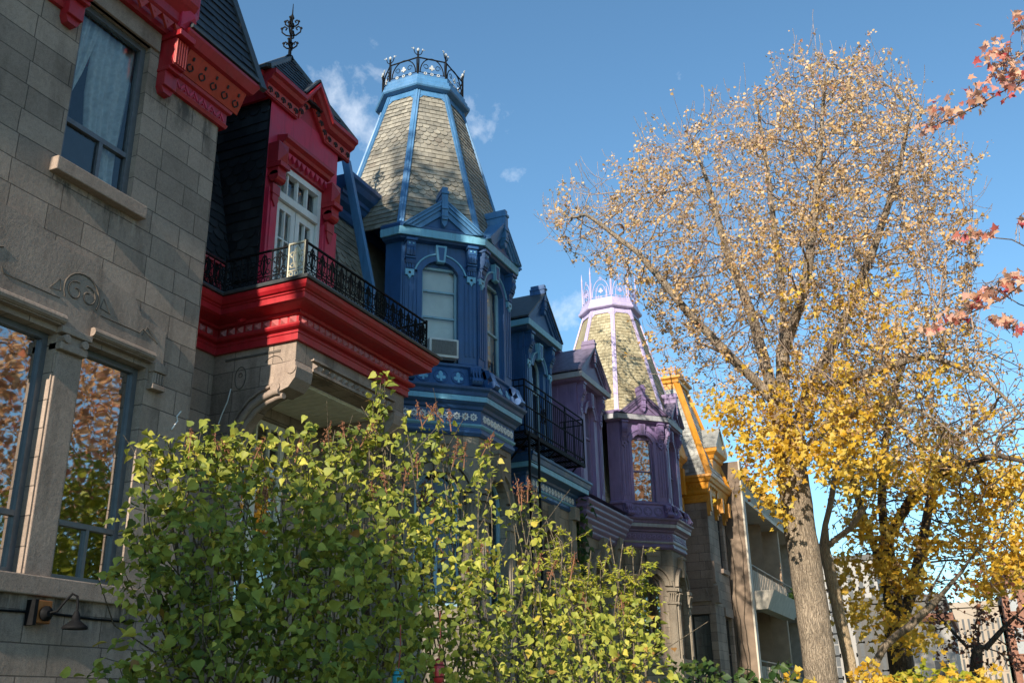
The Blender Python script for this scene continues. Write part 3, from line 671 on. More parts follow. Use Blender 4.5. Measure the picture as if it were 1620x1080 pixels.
for zz_,rr in ((.28,.12),(.58,.17),(.74,.12)):
    for k in range(4):
        t=k*math.pi/2+.4; dx,dy=math.cos(t),math.sin(t)
        fi.tube([ap+Vector((dx*rr*q[0],dy*rr*q[0],zz_+rr*q[1])) for q in ((0,-.7),(.5,-.6),(.95,-.2),(1,.25),(.7,.5),(.45,.3),(.6,.05))],.014,5)
        fi.lathe(ap+Vector((dx*rr,dy*rr,zz_+rr*.25)),[(.005,-.03),(.028,0),(.005,.03)],6)
fi.build('finial',M['iron'],HA,smooth=True)
# raised party wall between the red and the blue house
pwl=MB(); FY=side(13.35)
pwl.prism(FY,[(-.74,7.0),(-.62,7.0),(-.62,8.6),(-1.26,11.32),(-1.40,11.32),(-.78,8.6)],-.10,0); pwl.build('party_wall_strip',M['blue_mid'],HA)

# lamp, cable, curtains
L=thing('wall_lamp','black gooseneck lamp with copper box on the grey wall under the windows','lamp',(0,6.84,2.56))
m=MB(); m.box(FA,6.73,6.93,2.47,2.68,0,.1); m.build('box',M['copper'],L,bevel=.01)
m=MB(); m.box(FA,6.72,6.76,2.45,2.68,.0,.11); m.build('box_edge',M['iron'],L)
m=MB(); m.lathe(FA(6.86,2.56,.1),[(.07,0),(.07,.02),(.03,.05)],12,(1,0,0)); m.tube([FA(6.86,2.56,.12),FA(6.9,2.58,.2),FA(6.94,2.68,.25),FA(6.98,2.74,.28),FA(7.02,2.72,.30),FA(7.03,2.64,.31),FA(7.03,2.58,.31)],.012,8); m.build('arm',M['iron'],L,smooth=True)
m=MB(); m.lathe(FA(7.03,2.42,.31),[(.112,0),(.118,.012),(.108,.028),(.072,.055),(.042,.08),(.03,.14),(.018,.165)],20); m.build('lamp_shade',M['iron'],L,smooth=True)
m=MB(); m.tube([FA(2+k*.55,2.565+(.012 if k%2 else 0)-.004*abs(k-9),.016) for k in range(12)],.012,6); tag(m.build('wall_cable',M['iron']),'thin black cable running along the grey stone wall beside the barn lamp','cable')
def curtain(name,label,zs,pleat,n=40):
    m=MB(); rows=[]
    for z,a,b in zs:
        rows.append([FA(a+(b-a)*k/n, z, -.23+.022*(math.sin(k*pleat+z*.6)+.8*math.sin(k*pleat*.43+1.3+z*.4))*min(1,(b-a)*2.2)) for k in range(n+1)])
    m.grid(rows,tint=.5); o=m.build(name,M['curtain'],smooth=True)
    md=o.modifiers.new('cloth','SOLIDIFY'); md.thickness=.003
    return tag(o,label,'curtain')
curtain('curtain','sheer white curtain swept aside at the left of the upper grey house window',[(9.25,6.32,6.78),(8.9,6.31,6.70),(8.5,6.31,6.60),(8.1,6.31,6.47),(7.75,6.30,6.40),(7.12,6.30,6.38)],1.1)
curtain('curtain','long sheer white curtain hanging in folds at the right of the upper grey house window',[(9.25,6.72,7.3),(8.8,6.68,7.28),(8.3,6.68,7.24),(7.8,6.74,7.2),(7.4,6.82,7.2),(7.12,6.84,7.22)],.95)
# sheer curtains behind the french door
m=MB(); m.grid([[FD(10.72+k*.026,z,-.3+.03*math.sin(k*1.2)) for k in range(41)] for z in (7.1,8,9,9.65)],tint=.5); o=m.build('curtain',M['curtain'],smooth=True); md=o.modifiers.new('cloth','SOLIDIFY'); md.thickness=.003
tag(o,'sheer white curtain behind the white french door of the red dormer','curtain')
# ------------------------------------------------------------------ houses B and C : twin bays with slate towers
def trefoil(F,u,z,d,s):
    m=[]
    pts=[(-.18,-1),(.18,-1),(.2,-.45),(.42,-.62),(.78,-.5),(.85,-.12),(.6,.12),(.3,.05),(.42,.45),(.2,.85),(0,1),(-.2,.85),(-.42,.45),(-.3,.05),(-.6,.12),(-.85,-.12),(-.78,-.5),(-.42,-.62),(-.2,-.45)]
    return [(u+s*a, z+s*b) for a,b in pts]
def scroll_bracket(par,F,u,z0,z1,w,mat,lmat,tipmat):
    b=MB(); H=z1-z0
    b.box(F,u-w/2-.02,u+w/2+.02,z1-.05,z1,0,.2); b.box(F,u-w/2,u+w/2,z1-.17,z1-.05,0,.17)
    pr=[(0,z1-.17),(.16,z1-.17),(.175,z1-.25),(.15,z1-.33),(.10,z1-.37),(.12,z1-.42),(.09,z1-.48),(.06,z0+.16),(.06,z0),(0,z0)]
    rows=[[F(q,z,d) for d,z in pr] for q in (u-w/2,u+w/2)]
    b.grid(rows); b.poly(rows[0]); b.poly(rows[1]); b.box(F,u-w/2-.012,u+w/2+.012,z1-.385,z1-.36,0,.14)
    for k in (-1,0,1): b.tube([F(u+k*w*.28,z1-.19,.172),F(u+k*w*.28,z1-.25,.185),F(u+k*w*.28,z1-.34,.15)],w*.1,5); b.box(F,u+k*w*.28-w*.08,u+k*w*.28+w*.08,z0+.02,z1-.46,.05,.085)
    o=b.build('bracket',mat,par)
    t=MB(); t.prism(F,[(u-w/2,z0),(u-w/2,z0-.12),(u-w*.25,z0-.12),(u,z0-.2),(u+w*.25,z0-.12),(u+w/2,z0-.12),(u+w/2,z0)],.0,.075); t.disc(F,u-w*.22,z1-.11,.018,.17,.178,8); t.disc(F,u+w*.22,z1-.11,.018,.17,.178,8)
    t.build('bracket_drop',tipmat,o)
    t=MB(); t.disc(F,u,z0-.07,.025,.074,.079,8); t.build('drop_hole',M['dark'],o)
def console(par,F,u,z0,z1,w,mat):
    b=MB(); b.tube([F(u-w/2,z1-.1,.06),F(u+w/2,z1-.1,.06)],.09,12); b.tube([F(u-w/2,z0+.07,.13),F(u+w/2,z0+.07,.13)],.07,12); b.prism(F,[(u-w/2,z0),(u+w/2,z0),(u+w/2,z1),(u-w/2,z1)],0,.06)
    for k in (-.3,0,.3): b.tube([F(u+k*w,z1-.05,.14),F(u+k*w,z1-.14,.15),F(u+k*w,z0+.12,.17),F(u+k*w,z0+.05,.2)],w*.09,6)
    b.build('console',mat,par,smooth=False)
def flower(mb,F,u,z,d,r):
    mb.ring(F,u,z,r*.42,r*.80,d,d+.018,12)
    for k in range(8):
        t=k*math.pi/4; mb.disc(F,u+r*.84*math.cos(t),z+r*.84*math.sin(t),r*.2,d,d+.016,6)
    mb.disc(F,u,z,r*.2,d,d+.012,6)
def pediment(par,F,u0,u1,z0,h,d0,d1,mats,finial=.36,w=.11):
    c=(u0+u1)/2; b=MB()
    b.prism(F,[(u0+.05,z0),(u1-.05,z0),(c,z0+h-.08)],d0,d1-.10)
    b.build('pediment',mats['deep'],par)
    r=MB(); L=math.hypot(c-u0,h); nx,nz=-h/L,(c-u0)/L
    for s in (-1,1):
        e=c+s*(c-u0)
        def q(t,k): # point along rake at distance k below the edge
            return (e+(c-e)*t + s*(-(h/L))*0 , z0+h*t)
        for (k0,k1,dd) in ((0,.05,d1),(.05,w,d1-.03),(w,w*1.9,d1-.06)):
            A=[(e,z0-0+0),(c,z0+h)]
            off=lambda p,k:(p[0]-s*k*h/L*0, p[1]-k*L/(c-u0))
            p0,p1=off(A[0],k0),off(A[1],k0); p2,p3=off(A[1],k1),off(A[0],k1)
            # clip the lower corner to the base line
            t=max(0,(z0-p3[1])/h); p3=(e+(c-e)*t,z0)
            t0=max(0,(z0-p0[1])/h); p0=(e+(c-e)*t0,z0)
            r.prism(F,[p0,p1,p2,p3],d0,dd)
    r.build('pediment_rake',mats['main'],par)
    if mats.get('top'):
        t=MB()
        for s in (-1,1):
            e=c+s*(c-u0+.02)
            t.hexa([F(e,z0-.01,d0-.25),F(c,z0+h,d0-.25),F(c,z0+h,d1+.015),F(e,z0-.01,d1+.015),F(e,z0+.025,d0-.25),F(c,z0+h+.035,d0-.25),F(c,z0+h+.035,d1+.015),F(e,z0+.025,d1+.015)])
        t.build('pediment_flashing',mats['top'],par)
    f=MB(); f.box(F,c-.06,c+.06,z0+h-.42,z0+h+finial*.35,d0,d1+.03); f.box(F,c-.075,c+.075,z0+h+finial*.35,z0+h+finial*.5,d0,d1+.05); f.box(F,c-.055,c+.055,z0+h+finial*.5,z0+h+finial*.78,d0+.02,d1+.02)
    f.prism(F,[(c-.06,z0+h-.42),(c-.045,z0+h-.5),(c,z0+h-.56),(c+.045,z0+h-.5),(c+.06,z0+h-.42)],d0,d1+.0); f.box(F,c-.07,c+.07,z0+h-.2,z0+h-.16,d0,d1+.05); f.box(F,c-.07,c+.07,z0+h-.36,z0+h-.32,d0,d1+.04)
    f.build('pediment_finial',mats['fin'],par,bevel=.006)

def crest(par,corners,z,h,mat,tipmat,style):
    """iron cresting round the closed polygon of corners"""
    n=len(corners); m=MB(); tp=MB()
    for k in range(n):
        A=Vector((*corners[k],0)); B=Vector((*corners[(k+1)%n],0)); L=(B-A).length; F=frame(A,(B-A))
        m.bar(F(0,z+.03),F(L,z+.03),.02,.02); m.bar(F(0,z+.10),F(L,z+.10),.012,.012); 
        if style=='round': m.bar(F(0,z+h),F(L,z+h),.022,.022)
        cu=L/2; rr=min(L*.42,h*.8)
        A1=arc(cu-rr,cu+rr,z+.1,h*.82 if style=='round' else h*.95,12)
        m.tube([F(*p) for p in A1],.013,5)
        if style!='round': m.tube([F(cu+(p[0]-cu)*.6,z+.1+(p[1]-z-.1)*.7) for p in A1],.01,5); m.tube([F(cu,z+.1+h*.9),F(cu,z+.1+h*1.12)],.012,5); m.bar(F(cu-.06,z+.1+h*1.03),F(cu+.06,z+.1+h*1.03),.014,.014)
        for s in (-1,1):
            m.tube([F(cu+s*(rr*.5+.06*math.cos(t)*(1-j*.04)),z+h*.55+.07*math.sin(t)*(1-j*.04)) for j,t in enumerate([q*.55 for q in range(12)])],.008,4)
            m.tube([F(cu+s*(rr+.5*(L/2-rr)),z+.1),F(cu+s*(rr+.45*(L/2-rr)),z+h*.6),F(cu+s*(rr+.2*(L/2-rr)),z+h)],.008,4)
        # fleur-de-lis in the middle
        tp.prism(F,trefoil(F,cu,z+.1+h*.32,0,h*.15),-.012,.012)
        for q in (-.55,0,.55): tp.ring(F,cu+q*rr,z+.085,.018,.036,-.01,.01,10)
        P=F(0,0); P=Vector((P.x,P.y,0))
        ph=h*1.35 if style=='round' else h*1.5
        m.tube([P+Vector((0,0,z-.05)),P+Vector((0,0,z+ph))],.02 if style=='round' else .024,6)
        tp.lathe(P+Vector((0,0,z+ph)),[(.010,-.02),(.032,.02),(.028,.05),(.006,.08)] if style=='round' else [(.03,-.02),(.02,.06),(.006,.25)],8)
        if style=='round':
            for s in (-1,1):
                m.tube([F(0,z+h+.04),F(s*.07,z+h+.10),F(s*.10,z+h+.2)],.010,5); tp.lathe(F(s*.10,z+h+.2),[(.006,-.02),(.018,.01),(.005,.04)],6)
                tp.tube([F(s*.10,z+h+.2),F(s*.15,z+h+.21)],.008,5)
    o=m.build('crest_railing',mat,par); tp.build('crest_ornament',tipmat,o)

def octag(x,y,hw,dx,dy):   # front half of a bay: six points
    return [(x-dx-.34,y-hw-dy),(x-dx,y-hw-dy),(x,y-hw),(x,y+hw),(x-dx,y+hw+dy),(x-dx-.34,y+hw+dy)]
def tower_bay(H,Y,dz,c,blue):
    """three sided bay on a stone base, with pediments and an octagonal slate tower above"""
    X=.4; hw=.69; D=1.06
    path=octag(X,Y,hw,D,D)
    z=lambda v:v+dz
    faces=[]
    for (a,b) in zip(path,path[1:]):
        a=Vector((*a,0)); b=Vector((*b,0)); faces.append((frame(a,b-a),(b-a).length))
    # painted walls of the upper storey
    m=MB()
    for k,(F,L) in enumerate(faces):
        if k in (1,2,3):
            hwid=.70 if k!=2 else .74
            arch_wall(m,F,0,L,z(7.1),z(10.0),L/2-hwid/2,L/2+hwid/2,z(7.6),z(9.36),.24,.18)
        else: m.poly([F(0,z(7.1)),F(L,z(7.1)),F(L,z(10)),F(0,z(10))])
    m.build('bay_wall',c['wall'],H)
    # stone storey below
    m=MB()
    for k,(F,L) in enumerate(faces):
        if k in (1,2,3): arch_wall(m,F,0,L,0,z(6.4),L/2-.42,L/2+.42,z(3.3),z(5.25),.36,.25)
        else: m.poly([F(0,0),F(L,0),F(L,z(6.4)),F(0,z(6.4))])
    m.build('bay_base',M['stone_warm'],H)
    for k in (1,2,3):
        F,L=faces[k]
        t=MB(); arch_band(t,F,L/2-.42,L/2+.42,z(5.25),.36,.14,0,.06); arch_band(t,F,L/2-.58,L/2+.58,z(5.25),.52,.05,0,.10)
        t.prism(F,[(L/2-.1,z(5.55)),(L/2+.1,z(5.55)),(L/2+.15,z(6.05)),(L/2-.15,z(6.05))],0,.14); t.box(F,L/2-.18,L/2+.18,z(6.05),z(6.12),0,.17)
        t.prism(F,[(L/2-.06,z(5.62)),(L/2+.06,z(5.62)),(L/2+.09,z(5.98)),(L/2-.09,z(5.98))],.14,.155)
        for s in (.03,L-.25):
            t.box(F,s,s+.22,z(2.6),z(4.75),0,.07); t.box(F,s+.05,s+.17,z(3.4),z(4.6),.07,.085); t.box(F,s-.03,s+.25,z(4.75),z(4.82),0,.1); t.box(F,s,s+.22,z(4.82),z(5.1),0,.08); t.box(F,s-.04,s+.26,z(5.1),z(5.2),0,.12)
            for q in (0,.07,.14,.21): t.tube([F(s+q,z(4.84),.08),F(s+q,z(4.95),.1),F(s+q,z(5.06),.13),F(s+q,z(5.04),.15)],.02,5)
        t.box(F,0,L,z(3.12),z(3.3),-.1,.1)
        t.build('arch_surround',M['stone_warm_plain'],H,bevel=.008)
        sash(H,F,L/2-.42,L/2+.42,z(3.3),z(5.25),-.12,M['blue_frame'] if blue else M['stone_plain'],c['glass_low'],.07,rails=(z(4.4),),mulls=((L/2,z(3.35),z(4.4),.06),),arch=.36,depth=.08)
    # windows above
    for k in (1,2,3):
        F,L=faces[k]; w=.70 if k!=2 else .74
        sash(H,F,L/2-w/2,L/2+w/2,z(7.6),z(9.5),-.07,c['frame'],c['glass'],.045,rails=(z(8.5),z(9.02)) if k==1 and blue else (z(8.5),),depth=.06,arch=None)
        t=MB(); A=arc(L/2-w/2,L/2+w/2,z(9.36),.24); t.prism(F,[(L/2-w/2,z(9.5)),(L/2+w/2,z(9.5))]+[p for p in A[::-1] if p[1]>z(9.5)],-.12,-.06)
        t.build('arch_head',c['deep'],H)
        bl=MB(); bl.box(F,L/2-w/2+.03,L/2+w/2-.03,z(7.62) if (k==1) else z(8.0 if blue else 8.6),z(9.5),-.2,-.185); bl.build('window_blind',M['blind'] if blue else M['brown'],H)
        t=MB(); arch_band(t,F,L/2-w/2,L/2+w/2,z(9.36),.24,.13,0,.045); t.build('arch_moulding',c['wall'],H)
        t=MB(); arch_band(t,F,L/2-w/2-.13,L/2+w/2+.13,z(9.36),.36,.028,0,.065); t.build('arch_line',c['accent'],H)
        t=MB(); t.prism(F,[(L/2-.075,z(9.56)),(L/2+.075,z(9.56)),(L/2+.11,z(9.9)),(L/2-.11,z(9.9))],0,.10); o=t.build('keystone',c['accent'],H,bevel=.006)
        t=MB(); t.prism(F,[(L/2-.04,z(9.6)),(L/2+.04,z(9.6)),(L/2+.065,z(9.86)),(L/2-.065,z(9.86))],.10,.108); t.build('keystone_panel',c['deep'],o)
        # fluted pilasters
        t=MB()
        for s in (L/2-w/2-.36,L/2+w/2+.10):
            t.box(F,s,s+.26,z(7.6),z(9.3),0,.03)
            for q in range(3): t.box(F,s+.03+q*.08,s+.07+q*.08,z(7.75),z(9.2),.03,.048)
        t.box(F,L/2-w/2-.10,L/2-w/2,z(7.6),z(9.36),0,.045); t.box(F,L/2+w/2,L/2+w/2+.10,z(7.6),z(9.36),0,.045)
        t.build('pilaster',c['wall'],H,bevel=.005)
        for s in (L/2-w/2-.25,L/2+w/2+.25): scroll_bracket(H,F,s,z(9.35),z(9.94),.17,c['wall'],c['accent'],c['accent'])
        # apron with trefoils
        G=frame(F(0,0,0),F.U)
        t=MB(); t.hexa([F(.02,z(7.12),0),F(L-.02,z(7.12),0),F(L-.02,z(7.5),0),F(.02,z(7.5),0),F(0,z(7.12),.16),F(L,z(7.12),.16),F(L-.0,z(7.5),.06),F(.0,z(7.5),.06)]); t.build('apron',c['wall'],H)
        def FA2(u,zv,d=0,F=F): return F(u,zv,d+.16-(zv-z(7.12))/.38*.10)
        FA2.U=F.U; FA2.N=F.N
        dk=MB(); lt=MB()
        for q in (-.33,0,.33):
            dk.disc(FA2,L/2+q,z(7.31),.125,-.01,.004,14); dk.ring(FA2,L/2+q,z(7.31),.125,.14,0,.015,16); lt=MB(); lt.prism(FA2,trefoil(FA2,L/2+q,z(7.31),0,.105),.0,.012); lt.build('apron_trefoil',c['accent'],H)
        dk.build('apron_roundel',c['deep'],H)
        for s in (.12,L-.12): console(H,FA2,s,z(7.14),z(7.52),.2,c['wall'])
    # sills and cornices running round
    m=MB(); m.sweep(path,[(0,z(7.5)),(.06,z(7.5)),(.10,z(7.53)),(.10,z(7.57)),(.05,z(7.60)),(0,z(7.62))]); m.build('sill_moulding',c['wall'],H)
    m=MB(); m.sweep(path,[(0,z(6.26)),(.03,z(6.26)),(.07,z(6.31)),(.07,z(6.36)),(.045,z(6.38)),(.045,z(6.41)),(.08,z(6.46)),(.06,z(6.47)),(.06,z(6.72)),(.10,z(6.74)),(.12,z(6.79)),(.17,z(6.82)),(.20,z(6.85)),(.20,z(6.86)),(.205,z(6.94)),(.23,z(6.96)),(.25,z(7.02)),(.30,z(7.06)),(.31,z(7.10)),(.17,z(7.15)),(0,z(7.17))]); m.build('bay_cornice',c['cornice'],H)
    m=MB(); m.sweep(path,[(.18,z(6.852)),(.212,z(6.852)),(.216,z(6.945)),(.2,z(6.945))]); m.sweep(path,[(.05,z(6.414)),(.083,z(6.44)),(.092,z(6.47)),(.06,z(6.472))]); m.build('cornice_band',c['band'],H)
    m=MB()
    for k in (1,2,3):
        F,L=faces[k]; n=9
        for q in range(n): flower(m,F,.04+(q+.5)*(L-.08)/n,z(6.60),.06,.072)
    m.build('flower_frieze',c['flower'],H)
    m=MB(); m.sweep(path,[(0,z(9.93)),(.12,z(9.95)),(.15,z(9.98)),(.19,z(10.0)),(.19,z(10.14)),(0,z(10.15))]); m.build('eaves_cornice',c['wall'],H)
    m=MB(); m.sweep(path,[(.18,z(9.985)),(.205,z(9.99)),(.22,z(10.135)),(.19,z(10.145))]); m.build('eaves_band',c['band'],H)
    m=MB(); m.sweep(path,[(0,z(10.15)),(.20,z(10.15)),(.21,z(10.2)),(.16,z(10.26)),(.05,z(10.30)),(0,z(10.3))]); m.build('eaves_gutter',c['deep'],H)
    # pediments over the three windows
    for k in (1,2,3):
        F,L=faces[k]; pediment(H,F,-.02,L+.02,z(10.15),.62 if k==1 else .66,-.3,.29,dict(deep=c['deep'],main=c['cornice'] if not blue else c['mid'],fin=c['mid'],top=c['mid'] if blue else c['flash']))
    # slate tower
    cx=-1.27; zb,zt=z(10.25),z(13.98)
    def ring8(xf,h1,xd,h2,cx): return [(xf-xd,Y-h2),(xf,Y-h1),(xf,Y+h1),(xf-xd,Y+h2),(2*cx-xf+xd,Y+h2),(2*cx-xf,Y+h1),(2*cx-xf,Y-h1),(2*cx-xf+xd,Y-h2)]
    b=ring8(.44,.76,1.08,1.84,-1.36); t8=ring8(-.5,.385,.43,.80,-1.265)
    m=MB(); bb=[Vector((*p,zb)) for p in b]; tt=[Vector((*p,zt)) for p in t8]; rows=[bb,tt]
    for k in range(8):
        q=(k+1)%8; m.poly([bb[k],bb[q],tt[q],tt[k]],.3)
        if k in (7,0,1,2): slates(m,bb[k],bb[q],tt[k],tt[q],.115,.15,(7,5))
    m.build('tower_slates',c['slate'],H)
    m=MB()
    for k in range(8):
        cdir=Vector((b[k][0]-cx,b[k][1]-Y,0)).normalized()
        m.bar(bb[k]+cdir*.012,tt[k]+cdir*.012,.13,.035,cdir); m.bar(bb[k]+cdir*.03,tt[k]+cdir*.03,.045,.035,cdir)
    for k in range(8):
        q=(k+1)%8; U=(tt[q]-tt[k]); F=frame((tt[k].x,tt[k].y,0),U); L=U.length
        sl=(bb[k]-tt[k]).normalized()
        def Fp(u,v,d,k=k,q=q): 
            p=tt[k].lerp(tt[q],u)+(bb[k].lerp(bb[q],u)-tt[k].lerp(tt[q],u)).normalized()*v; return p+F.N*d
        m.hexa([Fp(0,.2,.0),Fp(1,.2,.0),Fp(1,0,.0),Fp(0,0,.0),Fp(0,.2,.035),Fp(1,.2,.035),Fp(1,0,.035),Fp(0,0,.035)])
        m.poly([Fp(0,.2,.03),Fp(.2,.2,.03),Fp(.12,.27,.03),Fp(0,.33,.03)]); m.poly([Fp(1,.2,.03),Fp(.8,.2,.03),Fp(.88,.27,.03),Fp(1,.33,.03)])
    m.build('tower_hip',c['trim'],H)
    m=MB(); m.sweep(t8,[(0,zt-.03),(.05,zt-.03),(.15,zt+.0),(.17,zt+.03),(.17,zt+.09),(.13,zt+.11),(.12,zt+.15),(.12,zt+.20),(.08,zt+.22),(.07,zt+.27),(.07,zt+.33),(0,zt+.33)],closed=True)
    m.poly([(*p,zt+.32) for p in t8]); m.build('tower_cornice',c['trim'],H)
    cr=[(cx+(p[0]-cx)*1.03,Y+(p[1]-Y)*1.03) for p in t8]
    crest(H,cr,zt+.32,.46 if blue else .62,c['crest'],c['crest_tip'],'round' if blue else 'point')
    return faces

def dormer(H,y0,y1,dz,c,blue):
    X=-.45; F=front(X); z=lambda v:v+dz; L=y1-y0; cm=(y0+y1)/2
    m=MB(); w=.66
    arch_wall(m,F,y0,y1,z(7.0),z(9.95),cm-w/2,cm+w/2,z(7.05),z(9.15),.28,.2)
    for y in (y0,y1): m.poly([(X,y,z(7)),(-2.2,y,z(7)),(-2.2,y,z(9.95)),(X,y,z(9.95))])
    m.build('dormer_wall',c['wall'],H)
    m=MB()
    for k in range(5): m.box(side(y0),X-.12-k*.25,X-.02-k*.25,z(7.05),z(9.8),0,.012)
    m.build('cheek_boards',c['wall'],H); m=MB()
    for e in (y0,y1-.26):
        m=MB(); m.box(F,e,e+.26,z(7),z(9.3),0,.03)
        for s in (e+.05,e+.15): m.box(F,s,s+.05,z(7.2),z(9.2),.03,.048)
        m.build('dormer_panelling',c['wall'],H)
    sash(H,F,cm-w/2,cm+w/2,z(7.05),z(9.15),-.1,c['frame'] if blue else c['wall'],c['glass'],.06,rails=(z(8.6),),name='dormer_door',arch=.28)
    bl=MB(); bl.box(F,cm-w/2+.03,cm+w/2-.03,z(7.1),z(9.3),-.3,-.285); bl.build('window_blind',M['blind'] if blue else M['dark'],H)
    t=MB(); arch_band(t,F,cm-w/2,cm+w/2,z(9.15),.28,.13,0,.05); t.build('arch_moulding',c['wall'],H)
    t=MB(); arch_band(t,F,cm-w/2-.13,cm+w/2+.13,z(9.15),.4,.028,0,.07); t.build('arch_line',c['accent'],H)
    t=MB(); t.prism(F,[(cm-.075,z(9.38)),(cm+.075,z(9.38)),(cm+.11,z(9.78)),(cm-.11,z(9.78))],0,.12); o=t.build('keystone',c['accent'],H,bevel=.006)
    t=MB(); t.prism(F,[(cm-.04,z(9.43)),(cm+.04,z(9.43)),(cm+.065,z(9.74)),(cm-.065,z(9.74))],.12,.128); t.build('keystone_panel',c['deep'],o)
    for s in (y0+.14,y1-.14): scroll_bracket(H,F,s,z(9.2),z(9.88),.17,c['wall'],c['accent'],c['accent'])
    path=[(-2.0,y0),(X,y0),(X,y1),(-2.0,y1)]
    m=MB(); m.sweep(path,[(0,z(9.86)),(.14,z(9.88)),(.2,z(9.93)),(.23,z(9.95)),(.23,z(10.08)),(0,z(10.1))]); m.build('dormer_cornice',c['wall'],H)
    m=MB(); m.sweep(path,[(.22,z(9.93)),(.245,z(9.935)),(.26,z(10.07)),(.23,z(10.085))]); m.build('dormer_band',c['band'],H)
    hgt=.95
    pediment(H,F,y0-.26,y1+.26,z(10.1),hgt,-.12,.24,dict(deep=c['deep'],main=c['deep'],fin=c['deep'],top=None),finial=.3)
    r=MB()
    for s in (-1,1):
        e=cm+s*(L/2+.29)
        r.hexa([F(e,z(10.1),-2.6),F(cm,z(10.1)+hgt,-2.6),F(cm,z(10.1)+hgt,.27),F(e,z(10.1),.27),F(e,z(10.14),-2.6),F(cm,z(10.15)+hgt,-2.6),F(cm,z(10.15)+hgt,.27),F(e,z(10.14),.27)])
    r.build('dormer_roof',c['flash'],H)

def main_roof(H,y0,y1,dz,c,slate,gaps):
    m=MB(); z0,z1=7.1+dz,10.5+dz; x0,x1=-1.0,-1.75
    m.poly([(x0,y0,z0),(x0,y1,z0),(x1,y1,z1),(x1,y0,z1)],.3)
    for a,b in gaps: slates(m,(x0+.01,a,z0),(x0+.01,b,z0),(x1+.01,a,z1),(x1+.01,b,z1),.14,.2,(5,4))
    m.build('mansard_roof',slate,H)
    m=MB(); m.sweep([(x1,y0),(x1,y1)],[(.0,z1-.12),(.1,z1-.1),(.14,z1-.02),(.14,z1+.06),(.26,z1+.12),(.30,z1+.2),(.34,z1+.22),(.34,z1+.30),(.44,z1+.36),(.50,z1+.46),(.55,z1+.5),(.55,z1+.58),(0,z1+.6)]); m.build('roof_cornice',c['cornice_top'],H)
    m=MB(); m.poly([(x1,y0,z1+.58),(x1,y1,z1+.58),(-9,y1,z1+.6),(-9,y0,z1+.6)]); m.poly([(-9,y0,0),(-9,y1,0),(-9,y1,z1+.6),(-9,y0,z1+.6)]); m.build('flat_roof',M['lead'],H)
    m=MB(); m.poly([(-1,y0,0),(-1,y1,0),(-1,y1,z0),(-1,y0,z0)])
    for y in (y0+.01,y1-.01): m.poly([(-9,y,0),(-1,y,0),(-1,y,z0),(x1,y,z1),(-9,y,z1)])
    m.build('wall',M['stone_warm'],H)
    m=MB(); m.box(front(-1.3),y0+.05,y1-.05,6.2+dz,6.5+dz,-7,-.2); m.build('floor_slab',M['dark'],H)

def porch(H,y0,y1,dz,c,blue):
    X=-.45; F=front(X); z=lambda v:v+dz; cm=(y0+y1)/2
    m=MB(); arch_wall(m,F,y0,y1,0,z(6.3),cm-.62,cm+.62,1.2,z(4.9),.62,.5)
    for y in (y0,y1): m.poly([(X,y,0),(-1,y,0),(-1,y,z(7)),(X,y,z(7))])
    m.build('porch_wall',M['stone_warm'],H)
    m=MB(); arch_band(m,F,cm-.62,cm+.62,z(4.9),.62,.16,0,.06); arch_band(m,F,cm-.8,cm+.8,z(4.9),.8,.05,0,.1)
    m.prism(F,[(cm-.11,z(5.45)),(cm+.11,z(5.45)),(cm+.16,z(6.02)),(cm-.16,z(6.02))],0,.16)
    for s in (y0+.02,y1-.32): m.box(F,s,s+.3,0,z(4.7),0,.09); m.box(F,s+.06,s+.24,1.5,z(4.5),.09,.11); m.box(F,s-.03,s+.33,z(4.7),z(4.9),0,.14); m.box(F,s+.02,s+.28,z(5.0),z(5.9),0,.09); m.prism(F,[(s+.0,z(5.9)),(s+.3,z(5.9)),(s+.3,z(6.2)),(s+.0,z(6.2))],0,.18)
    m.build('porch_surround',M['stone_warm_plain'],H,bevel=.01)
    d=MB(); d.box(F,cm-.55,cm+.55,1.2,z(5.4),-.52,-.5); d.build('door',M['brown'],H)
    path=[(-1.0,y0),(X,y0),(X,y1),(-1.0,y1)]
    if blue:
        m=MB(); m.sweep(path,[(0,z(6.08)),(.03,z(6.08)),(.07,z(6.13)),(.05,z(6.15)),(.05,z(6.2)),(.08,z(6.24)),(.06,z(6.25)),(.06,z(6.45)),(.1,z(6.47)),(.12,z(6.52)),(.26,z(6.56)),(.3,z(6.58)),(.3,z(6.68)),(.34,z(6.7)),(.37,z(6.8)),(.40,z(6.82)),(.40,z(6.87)),(0,z(6.9))]); m.build('porch_cornice',c['cornice'],H)
        m=MB(); m.sweep(path,[(.28,z(6.572)),(.312,z(6.575)),(.318,z(6.685)),(.3,z(6.69))]); m.sweep(path,[(.05,z(6.205)),(.083,z(6.23)),(.09,z(6.25)),(.06,z(6.252))]); m.build('cornice_band',c['band'],H)
        m=MB(); n=15
        for q in range(n): flower(m,F,y0+.08+(q+.5)*(y1-y0-.16)/n,z(6.35),.06,.075)
        m.build('flower_frieze',c['flower'],H)
    else:
        pr=[(0,z(5.95)),(.04,z(5.95))]; o=.04
        for k in range(6): o+=.055; pr+=[(o-.015,z(6.0+k*.135)),(o,z(6.03+k*.135)),(o,z(6.08+k*.135))]
        pr+=[(0,z(6.9))]
        m=MB(); m.sweep(path,pr); m.build('porch_cornice',c['cornice'],H)
    m=MB(); m.poly([(X+.3,y0-.3,z(6.9)),(X+.3,y1+.3,z(6.9)),(-1,y1+.3,z(6.92)),(-1,y0-.3,z(6.92))]); m.build('porch_roof',c['flash'],H)

